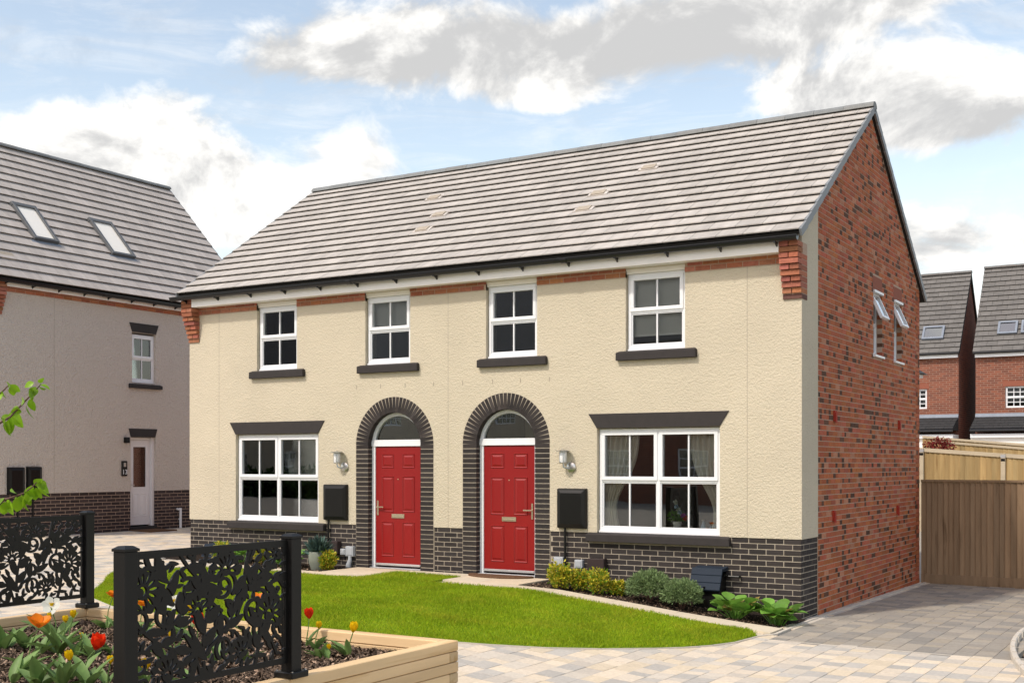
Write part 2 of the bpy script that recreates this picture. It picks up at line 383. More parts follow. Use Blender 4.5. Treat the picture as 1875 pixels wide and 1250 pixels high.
# lawn outline (world x,y)
LAWN_R = [tuple(gp(*p)[:2]) for p in [(1386, 1165), (1345, 1176), (1300, 1182), (1250, 1185.5), (1200, 1187), (1100, 1188), (1000, 1186), (900, 1180.5), (838, 1176), (780, 1174), (700, 1170), (610, 1163)]]
LAWN_B = [(-4.6, -6.05), (-5.5, -6.0), (-6.6, -5.7), (-7.4, -5.3), (-8.0, -4.85)]
LAWN = [(-5.05, -1.45)] + [(x, -1.45) for x in (-4, -3, -2, -1, -.2)] + LAWN_R + LAWN_B + \
    [tuple(gp(*p)[:2]) for p in [(190, 1068), (194, 1059), (205, 1051), (230, 1045)]] + [(-9.35, -2.2), (-8.9, -1.6), (-8.5, -1.45), (-7.4, -1.45), (-6.26, -1.45), (-6.26, -.5), (-5.05, -.5)]
LAWN = np.array(LAWN)
def inside(px, py, poly):
    px = np.asarray(px, float); py = np.asarray(py, float); r = np.zeros(px.shape, bool); n = len(poly); j = n - 1
    for i in range(n):
        xi, yi = poly[i]; xj, yj = poly[j]
        c = ((yi > py) != (yj > py)) & (px < (xj - xi) * (py - yi) / (yj - yi + 1e-12) + xi); r ^= c; j = i
    return r
def make_lawn():
    # raised turf sheet: fine grid clipped to the outline, with a skirt polygon under it
    n = len(LAWN); d = .14; xs = np.arange(-9.7, .4, d); ys = np.arange(-6.3, -.4, d); V = []; F = []; idx = {}
    bm = bmesh.new(); vs = [bm.verts.new((p[0], p[1], 0)) for p in LAWN]; f = bm.faces.new(vs); bmesh.ops.triangulate(bm, faces=[f])
    for _ in range(3): bmesh.ops.subdivide_edges(bm, edges=[e for e in bm.edges if e.calc_length() > .5], cuts=1, use_grid_fill=True)
    bmesh.ops.triangulate(bm, faces=list(bm.faces))
    for v in bm.verts: v.co.z = float(g(v.co.x, v.co.y)) + .018
    be = [e for e in bm.edges if len(e.link_faces) == 1]; r = bmesh.ops.extrude_edge_only(bm, edges=be)
    for v in [q for q in r['geom'] if isinstance(q, bmesh.types.BMVert)]: v.co.z -= .09
    bmesh.ops.recalc_face_normals(bm, faces=bm.faces)
    me = bpy.data.meshes.new('lawn'); bm.to_mesh(me); bm.free(); me.materials.append(M['lawn_soil'])
    a = me.attributes.new('tint', 'FLOAT_COLOR', 'POINT'); a.data.foreach_set('color', np.ones(4 * len(me.vertices)))
    kind(link('lawn', me), 'structure', 'curved front lawn base between the paving and the house path')
    # blades
    N = 410000; x = rng.uniform(-9.8, .4, N); y = rng.uniform(-6.3, -.4, N); ok = inside(x, y, LAWN); x, y = x[ok], y[ok]
    # thin far blades behind the planter, keep all where the photo sees the lawn
    n = len(x); z = g(x, y) + .012; h = rng.uniform(.022, .050, n) * (1 + .25 * np.sin(x * 3.1 + np.sin(y * 2.3) * 2) * np.sin(y * 2.7 + x)); a = rng.uniform(0, 2 * np.pi, n); w = rng.uniform(.0022, .0042, n)
    lx = rng.normal(0, .35, n) * h; ly = rng.normal(0, .35, n) * h
    dx, dy = np.cos(a) * w, np.sin(a) * w
    V = np.empty((n, 4, 3)); V[:, 0] = np.stack([x - dx, y - dy, z], 1); V[:, 1] = np.stack([x + dx, y + dy, z], 1)
    V[:, 2] = np.stack([x + dx * .6 + lx * .45, y + dy * .6 + ly * .45, z + h * .62], 1); V[:, 3] = np.stack([x + lx, y + ly, z + h], 1)
    F = (np.arange(n)[:, None] * 4 + np.array([[0, 1, 2]])); F2 = (np.arange(n)[:, None] * 4 + np.array([[0, 2, 3]]))
    t = rng.uniform(.75, 1.2, (n, 1)) * np.array([[1, 1, 1.]]); yel = rng.random(n) < .10; t[yel] *= np.array([1.35, 1.02, 1.4]); T = np.repeat(t, 4, 0)
    o = link('grass', np_mesh('grass', V.reshape(-1, 3), np.concatenate([F, F2]), 'grass', T))
    tag(kind(o, 'stuff'), 'bright green mown grass covering the front lawn', 'grass')
make_lawn()
# ------------------------------------------------------------------ block paving
def make_paving():
    par = kind(thing('paving', 'block paving of tan and grey setts around the lawn and up the drive', 'paving'), 'structure')
    del par['category']
    L = []
    cols = [(1.02, 1.0, .97), (1.14, 1.08, 1.0), (.86, .88, .91), (.78, .80, .83), (1.1, 1.02, .88), (.94, .92, .9), (1.2, 1.12, 1.0)]
    pitch = .205; x = -24.
    hole = [(-5.15, -.75, -12, -7.28)]
    ci = 0
    while x < 7.2:
        y = -14.5 + rng.uniform(0, .3); ci += 1
        while y < 7.2:
            ln = rng.choice([.16, .21, .21, .26, .31]); cx, cy = x + pitch / 2, y + ln / 2; y0 = y; y += ln
            P = (cx, cy, float(g(cx, cy))); X, Y, Z = proj(np.array(P))
            if Z < 1 or Z > 34 or not (-60 < X < 1940 and 880 < Y < 1300): continue
            if -11.3 < cx < .05 and cy > -.98 and cy < 7.5: continue
            if cx < -16.3 and cy > -.5: continue
            if cy > 6.95 and cx > 0: continue
            if -8.5 < cx < .12 and -1.46 < cy < -.9: continue
            if any(a < cx < b and c < cy < d for a, b, c, d in hole): continue
            if bool(inside(cx, cy, LAWN)) and all(bool(inside(cx + a, cy + b, LAWN)) for a in (-.15, .15) for b in (-.15, .15)): continue
            if math.hypot(cx - KC[0], cy - KC[1]) < KR - .14: continue
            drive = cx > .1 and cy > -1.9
            b = .57 if drive else 1.  # drive blocks darker and greyer: part of the drive's shade put into their colour
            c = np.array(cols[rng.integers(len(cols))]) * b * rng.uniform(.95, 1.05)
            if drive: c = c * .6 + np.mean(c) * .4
            z = P[2] + rng.uniform(-.002, .002); sl = (float(g(cx + .1, cy)) - float(g(cx - .1, cy))) / .2
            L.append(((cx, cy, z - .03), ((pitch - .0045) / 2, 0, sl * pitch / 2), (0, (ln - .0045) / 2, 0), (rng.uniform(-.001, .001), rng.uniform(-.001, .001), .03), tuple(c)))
        x += pitch
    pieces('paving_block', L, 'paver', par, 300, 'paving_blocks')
    # pale jointing strip where the drive begins
    m = MB()
    xs = np.linspace(.12, KC[0] - KR + .02, 12)
    for a, b in zip(xs[:-1], xs[1:]):
        m.hexa([(a, -1.915, g(a, 0) - .02), (b, -1.915, g(b, 0) - .02), (b, -1.895, g(b, 0) - .02), (a, -1.895, g(a, 0) - .02),
                (a, -1.915, g(a, 0) + .004), (b, -1.915, g(b, 0) + .004), (b, -1.895, g(b, 0) + .004), (a, -1.895, g(a, 0) + .004)])
    m.build('edging_strip', 'kerb', par)
    # pale edging round the lawn and along the drive side of the flower bed
    m = MB(); pts = [(p[0], p[1]) for p in LAWN_R]; line = [(.10, 7.0), (.10, .0), (.12, -.95), (.13, -1.45)] + pts + LAWN_B
    line = [np.array(p) for p in line]
    for a, b in zip(line[:-1], line[1:]):
        t = (b - a) / np.linalg.norm(b - a); nrm = np.array([-t[1], t[0]]) * .022; k = max(1, int(np.linalg.norm(b - a) / .5))
        for i in range(k):
            p = a + (b - a) * i / k; q = a + (b - a) * (i + 1) / k; zp, zq = float(g(*p)), float(g(*q))
            m.hexa([(*(p - nrm), zp - .05), (*(q - nrm), zq - .05), (*(q + nrm), zq - .05), (*(p + nrm), zp - .05), (*(p - nrm), zp + .012), (*(q - nrm), zq + .012), (*(q + nrm), zq + .012), (*(p + nrm), zp + .012)])
    m.build('lawn_edging', 'kerb', par)
kp = [gp(*p)[:2] for p in [(1875, 1157), (1850, 1200), (1875, 1238)]]
def circ(a, b, c):
    A = np.array([[2 * (b[0] - a[0]), 2 * (b[1] - a[1])], [2 * (c[0] - a[0]), 2 * (c[1] - a[1])]]); B = np.array([b @ b - a @ a, c @ c - a @ a])
    o = np.linalg.solve(A, B); return o, np.linalg.norm(a - o)
KC, KR = circ(*kp)
make_paving()
def chips(name, n, fx, zf, par, m='bark', s=(.008, .026), label=None, flat=.5):
    P = fx(n); n = len(P); z = zf(P) + rng.uniform(-.004, .012, n)
    L = rng.uniform(s[0] * 1.5, s[1], n); w = L * rng.uniform(.18, .45, n); a = rng.uniform(0, 6.28, n); ti = rng.normal(0, flat, n); t2 = rng.normal(0, flat, n)
    u = np.stack([np.cos(a), np.sin(a), ti], 1) * L[:, None]; v = np.stack([-np.sin(a), np.cos(a), t2], 1) * w[:, None]; c = np.stack([P[:, 0], P[:, 1], z], 1)
    up = np.zeros((n, 3)); up[:, 2] = w * .5
    V = np.stack([c - u - v, c + u - v, c + u + v, c - u + v, c + up * 1.2], 1).reshape(-1, 3); k = np.arange(n)[:, None] * 5
    F = np.concatenate([k + np.array([[0, 1, 4]]), k + np.array([[1, 2, 4]]), k + np.array([[2, 3, 4]]), k + np.array([[3, 0, 4]])])
    b = rng.choice([.35, .6, .9, 1.3, 2.2, 3.2], n, p=[.2, .25, .25, .15, .1, .05])[:, None] * np.array([[1, .97, .92]])
    o = link(name, np_mesh(name, V, F, m, np.repeat(b, 5, 0)), par); o['kind'] = 'stuff'; return o
def make_kerb_bed():
    t = thing('kerbed_bed', 'round mulched bed with pale kerb edging at the right of the drive', 'flower bed', (KC[0], KC[1], float(g(*KC))))
    L = []; n = int(2 * math.pi * KR / .42)
    V, F = [], []
    z0 = float(g(KC[0], KC[1]))
    for k in range(n):
        m = MB(); a0 = 2 * math.pi * k / n + .004; a1 = 2 * math.pi * (k + 1) / n - .004; prof = [(KR, -.06), (KR, .06), (KR - .012, .075), (KR - .05, .075), (KR - .062, .06), (KR - .062, -.06)]
        vs = []; S_ = 4
        for i in range(S_ + 1):
            a = a0 + (a1 - a0) * i / S_
            for (r, z) in prof:
                x, y = KC[0] + r * math.cos(a), KC[1] + r * math.sin(a); vs.append((x, y, float(g(x, y)) + z))
        p = len(prof); fs = [(i * p + j, (i + 1) * p + j, (i + 1) * p + (j + 1) % p, i * p + (j + 1) % p) for i in range(S_) for j in range(p)] + [tuple(range(p)), tuple(S_ * p + j for j in range(p))]
        m.add(vs, fs).build('kerb_stone', 'kerb', t)
    m = MB(); m.lathe([(KR - .065, -.09), (KR - .065, .02), (.02, .05)], (KC[0], KC[1], z0), 40); m.build('soil', 'soil', t)
    def fx(n):
        a = rng.uniform(0, 6.28, n); r = np.sqrt(rng.uniform(0, 1, n)) * (KR - .09); return np.stack([KC[0] + r * np.cos(a), KC[1] + r * np.sin(a)], 1)
    chips('bark_mulch', 5000, fx, lambda P: np.full(len(P), z0 + .035), t, s=(.01, .04))
make_kerb_bed()
# ------------------------------------------------------------------ slab path and flower bed by the house
def make_path():
    par = kind(thing('path', 'buff paving slab path running along the front of the house', 'path'), 'structure'); del par['category']
    rects = []
    x = -9.4
    while x < .0: rects.append((x, min(x + .9, .07), -1.45, -1.0)); x += .9
    for (a, b) in ((-7.36, -6.82), (-6.82, -6.26)): rects += [(a, b, -1.0, -.5), (a, b, -.5, -.06)]
    rects += [(-6.26, -5.66, -.5, -.06), (-5.66, -5.05, -.5, -.06)]
    for (a, b) in ((-5.05, -4.4), (-4.4, -3.75)): rects += [(a, b, -1.0, -.53), (a, b, -.53, -.06)]
    L = []
    for a, b, c, d in rects:
        if -6.26 <= a < -5.05 and c <= -1.4: continue
        za, zb = float(g(a, 0)), float(g(b, 0)); cz = (za + zb) / 2; t = tv(1, .06)
        L.append((((a + b) / 2, (c + d) / 2, cz - .012), ((b - a) / 2 - .003, 0, (zb - za) / 2), (0, (d - c) / 2 - .003, 0), (0, 0, .03), t))
    pieces('slab', L, 'slab', par, 300, proto=chamfer_cube(.03))
    m = MB()
    for a, b, y0 in ((-3.75, .08, -1.0), (-11.2, -7.36, -1.0)):
        xs = np.arange(a, b + .01, (b - a) / 12)
        for p, q in zip(xs[:-1], xs[1:]):
            m.hexa([(p, y0, g(p, 0) - .2), (q, y0, g(q, 0) - .2), (q, .02, g(q, 0) - .2), (p, .02, g(p, 0) - .2), (p, y0, g(p, 0) - .02), (q, y0, g(q, 0) - .02), (q, .02, g(q, 0) + .01), (p, .02, g(p, 0) + .01)])
    bed = kind(m.build('flower_bed', 'soil'), 'structure', 'dark soil beds between the path and the house wall')
    def fx(n):
        x = np.where(rng.random(n) < .6, rng.uniform(-3.7, .06, n), rng.uniform(-9.5, -7.4, n)); return np.stack([x, rng.uniform(-.97, -.03, n)], 1)
    chips('soil_crumbs', 6000, fx, lambda P: g(P[:, 0], 0) - .008, bed, s=(.006, .018))
make_path()
# ------------------------------------------------------------------ wall, window, door and roof builders
def wall_cells(mb, u0, u1, z0, z1, holes, d0, d1):
    us = sorted({u0, u1} | {min(max(h[i], u0), u1) for h in holes for i in (0, 1)}); zs = sorted({z0, z1} | {min(max(h[i], z0), z1) for h in holes for i in (2, 3)})
    for a, b in zip(us[:-1], us[1:]):
        run = None
        for c, d in zip(zs[:-1], zs[1:]):
            solid = not any(h[0] < (a + b) / 2 < h[1] and h[2] < (c + d) / 2 < h[3] for h in holes)
            if solid: run = (run[0], d) if run else (c, d)
            elif run: mb.box(a, b, d0, d1, run[0], run[1]); run = None
        if run: mb.box(a, b, d0, d1, run[0], run[1])
def bricks(T, spans, z0, z1, d0, d1, pitch, tint, holes=(), course=.075, joint=.012, top=None, phase=0.):
    L = []; k = 0; z = z1
    while z > z0 + .02:
        a, b = z - course + joint, z
        for (u0, u1) in spans:
            e0, e1 = u0, u1
            if top is not None:
                e0, e1 = top(b, u0, u1)
                if e1 - e0 < .06: continue
            s = math.floor(e0 / pitch) * pitch + (pitch / 2 if k % 2 else 0) + phase - pitch
            while s < e1:
                p, q = max(s, e0), min(s + pitch - joint, e1)
                if q - p > .03:
                    zc = (a + b) / 2
                    seg = [(p, q)]
                    for h in holes:
                        if h[2] < zc < h[3]:
                            ns = []
                            for (x, y) in seg:
                                if y <= h[0] or x >= h[1]: ns.append((x, y))
                                else:
                                    if h[0] - x > .004: ns.append((x, h[0] + .002))
                                    if y - h[1] > .004: ns.append((h[1] - .002, y))
                            seg = ns
                    for (x, y) in seg:
                        for (x2, y2, t) in tint(x, y, zc): L.append(pc(T, x2, y2, d0, d1 + rng.uniform(-.0015, .0015), a, b, t))
                s += pitch
        z -= course; k += 1
    return L
def t_dark(x, y, z):
    return [(x, y, tuple(np.array(tv(1.0, .22)) * (1.35 if rng.random() < .06 else 1) * np.array([1.0, .97, .95])))]
def t_red(x, y, z):
    r = rng.random()
    if r < .17 and y - x > .15:
        mid = x + (y - x) * rng.choice([.45, .55]); dk = tuple(np.array((.26, .42, .58)) * rng.uniform(.7, 1.3)); o = t1()
        return [(x, mid - .001, dk), (mid + .001, y, o)] if rng.random() < .5 else [(x, mid - .001, o), (mid + .001, y, dk)]
    if r < .22: return [(x, y, tuple(np.array((.28, .45, .6)) * rng.uniform(.8, 1.3)))]
    if r < .30: return [(x, y, tuple(np.array((1.15, 1.7, 2.2)) * rng.uniform(.85, 1.1)))]
    return [(x, y, t1())]
def t1():
    k = rng.uniform(.82, 1.2); return (k, k * rng.uniform(.85, 1.12), k * rng.uniform(.8, 1.15))
def t_red_plain(x, y, z): return [(x, y, t1())]
def window(par, T, u0, u1, z0, z1, cols, rows, face=-.06, m='pvc_white', glass='glass_front', bars=True, split=.485, open_top=False, label=None):
    """frame mesh with child panes and glazing bars"""
    fr = MB(T); fw = .05; dp = .07
    fr.box(u0, u1, face - dp, face, z0, z0 + fw); fr.box(u0, u1, face - dp, face, z1 - fw, z1)
    fr.box(u0, u0 + fw, face - dp, face, z0 + fw, z1 - fw); fr.box(u1 - fw, u1, face - dp, face, z0 + fw, z1 - fw)
    fr.box(u0 + .002, u1 - .002, face - dp, face + .025, z0 - .03, z0 - .001)
    cu = np.linspace(u0 + fw, u1 - fw, cols + 1); zt = z0 + split * (z1 - z0)
    zz = [(z0 + fw, z1 - fw)] if rows == 1 else [(z0 + fw, zt - .02), (zt + .02, z1 - fw)]
    for k in range(1, cols): fr.box(cu[k] - .025, cu[k] + .025, face - dp, face - .001, z0 + fw, z1 - fw)
    if rows == 2: fr.box(u0 + fw, u1 - fw, face - dp, face - .002, zt - .02, zt + .02)
    lights = []
    for r, (a, b) in enumerate(zz):
        for k in range(cols):
            p, q = cu[k] + (.025 if k else 0), cu[k + 1] - (.025 if k < cols - 1 else 0)
            top = (r == rows - 1 and rows == 2) or rows == 1
            if top and open_top: lights.append((p, q, a, b, 'open')); continue
            if top: sw, f2 = .042, face + .014
            else: sw, f2 = .018, face - .012
            fr.box(p - (.012 if top else 0), q + (.012 if top else 0), face - .05, f2, a - (.012 if top else 0), a + sw); fr.box(p - (.012 if top else 0), q + (.012 if top else 0), face - .05, f2, b - sw, b + (.012 if top else 0))
            fr.box(p - (.012 if top else 0), p + sw, face - .05, f2, a + sw, b - sw); fr.box(q - sw, q + (.012 if top else 0), face - .05, f2, a + sw, b - sw)
            lights.append((p + sw, q - sw, a + sw, b - sw, ''))
    w = fr.build('window', m, par, bevel=.004)
    if label: w['label'] = label
    for (p, q, a, b, st) in lights:
        if st == 'open':
            # top-hung sash swung out
            h = b - a; an = R(24); sb = MB(lambda P: T(np.stack([P[:, 0], face + .005 + (b - P[:, 2]) * math.sin(an) + P[:, 1] * math.cos(an), b - (b - P[:, 2]) * math.cos(an) + P[:, 1] * math.sin(an)], 1)))
            s = .045; sb.box(p, q, 0, .05, a, a + s); sb.box(p, q, 0, .05, b - s, b); sb.box(p, p + s, 0, .05, a + s, b - s); sb.box(q - s, q, 0, .05, a + s, b - s)
            o = sb.build('sash', m, w, bevel=.003); gl = MB(sb.T); gl.box(p + s, q - s, .02, .026, a + s, b - s); gl.build('pane', glass, w); continue
        gl = MB(T); gl.box(p - .004, q + .004, face - .032, face - .028, a - .004, b + .004); gl.build('pane', glass, w)
        if bars:
            gb = MB(T); c = (p + q) / 2; gb.box(c - .011, c + .011, face - .045, face - .012, a, b); gb.build('glazing_bar', m, w)
    return w
def gridwindow(par, T, u0, u1, z0, z1, nc, nr, face=-.05):
    fr = MB(T); fw = .06
    fr.box(u0, u1, face - .07, face, z0, z0 + fw); fr.box(u0, u1, face - .07, face, z1 - fw, z1); fr.box(u0, u0 + fw, face - .07, face, z0 + fw, z1 - fw); fr.box(u1 - fw, u1, face - .07, face, z0 + fw, z1 - fw)
    zm = (z0 + z1) / 2; fr.box(u0 + fw, u1 - fw, face - .07, face + .004, zm - .035, zm + .035)
    w = fr.build('window', 'pvc_white', par)
    for a, b in ((z0 + fw, zm - .035), (zm + .035, z1 - fw)):
        gl = MB(T); gl.box(u0 + fw, u1 - fw, face - .05, face - .045, a, b); gl.build('pane', 'glass', w)
        for k in range(1, nc):
            u = u0 + fw + (u1 - u0 - 2 * fw) * k / nc; gb = MB(T); gb.box(u - .012, u + .012, face - .06, face - .02, a, b); gb.build('glazing_bar', 'pvc_white', w)
        for k in range(1, nr):
            z = a + (b - a) * k / nr; gb = MB(T); gb.box(u0 + fw, u1 - fw, face - .058, face - .022, z - .012, z + .012); gb.build('glazing_bar', 'pvc_white', w)
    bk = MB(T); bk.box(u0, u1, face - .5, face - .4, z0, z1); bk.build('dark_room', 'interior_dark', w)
def sill(par, T, u0, u1, z0, z1, out=.065):
    m = MB(T); m.prism([(u0, z0), (u1, z0), (u1, z1 - .02), (u0, z1 - .02)], -.12, out)
    m.add([(u0, -.12, z1 - .02), (u1, -.12, z1 - .02), (u1, out, z1 - .02), (u0, out, z1 - .02), (u0 + .03, -.12, z1 + .012), (u1 - .03, -.12, z1 + .012), (u1 - .03, .01, z1 + .004), (u0 + .03, .01, z1 + .004)], BOXF)
    return m.build('sill', 'stone_dark', par, bevel=.005)
def lintel(par, T, u0, u1, z0, z1, fl=.135):
    m = MB(T); m.prism([(u0, z0), (u1, z0), (u1 + fl, z1), (u0 - fl, z1)], -.12, .014); return m.build('lintel', 'stone_dark', par, bevel=.003)
def panel(T, u0, u1, z0, z1, d):
    m = MB(T); w = .016
    def ring(a0, a1, b0, b1, i, h0, h1):
        m.add([(a0, h0, b0), (a1, h0, b0), (a1, h0, b1), (a0, h0, b1), (a0 + i, h1, b0 + i), (a1 - i, h1, b0 + i), (a1 - i, h1, b1 - i), (a0 + i, h1, b1 - i)], [(0, 1, 5, 4), (1, 2, 6, 5), (2, 3, 7, 6), (3, 0, 4, 7)])
    ring(u0, u1, z0, z1, w * .5, d, d + .010); ring(u0 + w * .5, u1 - w * .5, z0 + w * .5, z1 - w * .5, w, d + .010, d - .002)
    i = w * 1.5; ring(u0 + i, u1 - i, z0 + i, z1 - i, .03, d - .002, d + .010); j = i + .03
    m.add([(u0 + j, d + .010, z0 + j), (u1 - j, d + .010, z0 + j), (u1 - j, d + .010, z1 - j), (u0 + j, d + .010, z1 - j)], [(0, 1, 2, 3)])
    return m
def roof_tiles(E, u, v, ulen, rows, gauge, tw, th=.015, lift=.054, skip=None, tint=None, half=True):
    u = np.array(u, float); v = np.array(v, float); n = np.cross(u, v); n = n if n[2] > 0 else -n; E = np.array(E, float); L = []
    for r in range(rows):
        s = ulen; k = 0; first = tw if (r % 2 == 0 or not half) else tw / 2
        while s > .02:
            w = first if k == 0 else tw; a = max(s - w, 0); k += 1
            ln = gauge + .035 if r < rows - 1 else gauge; dl = (lift - th) / gauge
            vv = v * math.cos(dl) - n * math.sin(dl); nn = n * math.cos(dl) + v * math.sin(dl)
            c = E + u * (a + s) / 2 + v * (r * gauge) + n * lift + vv * ln / 2 - nn * th / 2
            if skip is None or not skip(c): L.append((c, u * ((s - a) / 2 - .0032), vv * ln / 2, nn * th / 2, tint() if tint else tuple(np.ones(3) * tv(1., .09)[1] * np.array((1.01, 1, .985)))))
            s = a
    return L
def half_round(n=8):
    V = []; F = []
    for e in (-1, 1):
        for k in range(n + 1):
            a = math.pi * k / n; V.append((e, math.cos(a), math.sin(a)))
    m = n + 1
    for k in range(n): F.append([k, k + 1, m + k + 1, m + k])
    F.append([n, 0, m, m + n])
    for k in range(1, n): F.append([0, k + 1, k, k]); F.append([m, m + k, m + k + 1, m + k + 1])
    return np.array(V, float), F
HALF = half_round()
def ridge_tiles(par, a, b, n, r, m='ridge'):
    a, b = np.array(a, float), np.array(b, float); d = (b - a) / n; u = d / np.linalg.norm(d); s = np.cross((0, 0, 1), u); L = []
    for k in range(n): L.append((a + d * (k + .5), d * .496, s * r * (1 + .02 * (k % 2)), np.array((0, 0, r * .8)) * (1 + .03 * (k % 2)), tv(1, .08)))
    pieces('ridge_tile', L, m, par, 300, proto=HALF, smooth=False)
def gutter(par, T, u0, u1, d, z, r, n, phase=.3):
    """T maps (u,outward,z); the profile runs along u"""
    m = MB(T); pr = [(d + r * math.cos(a), z + r * math.sin(a)) for a in np.linspace(0, -math.pi, 11)]; pr = [(d + r * 1.12, z + .012), (d + r * 1.12, z)] + pr + [(d - r, z + .012)]
    k = len(pr); V = [(u0, p[0], p[1]) for p in pr] + [(u1, p[0], p[1]) for p in pr]; F = [tuple(range(k)), tuple(range(k, 2 * k))] + [(i, (i + 1) % k, k + (i + 1) % k, k + i) for i in range(k)]
    m.add(V, F); gt = m.build('gutter', 'gutter_black', par)
    for i in range(n):
        u = u0 + phase + (u1 - u0 - 2 * phase) * i / (n - 1); b = MB(T)
        b.prism([(u - .012, z - r - .012), (u + .012, z - r - .012), (u + .012, z + .01), (u - .012, z + .01)], d - r * 1.5, d + r * .55)
        V = [(u - .01, d - r * 1.45, z - r - .05), (u + .01, d - r * 1.45, z - r - .05), (u + .01, d - r * .2, z - r - .01), (u - .01, d - r * .2, z - r - .01), (u - .01, d - r * 1.45, z - r), (u + .01, d - r * 1.45, z - r), (u + .01, d + r * .2, z - r + .01), (u - .01, d + r * .2, z - r + .01)]
        b.hexa(V); b.build('gutter_bracket', 'gutter_black', gt)
    for u in (u0 + (u1 - u0) * .355, u0 + (u1 - u0) * .70):
        b = MB(T); pr2 = [(d + (r + .008) * math.cos(a), z + (r + .008) * math.sin(a)) for a in np.linspace(.15, -math.pi - .1, 11)]; k = len(pr2)
        V = [(u - .05, p[0], p[1]) for p in pr2] + [(u + .05, p[0], p[1]) for p in pr2]; b.add(V, [tuple(range(k)), tuple(range(k, 2 * k))] + [(i, (i + 1) % k, k + (i + 1) % k, k + i) for i in range(k)]); b.build('gutter_union', 'gutter_black', gt)
    return gt
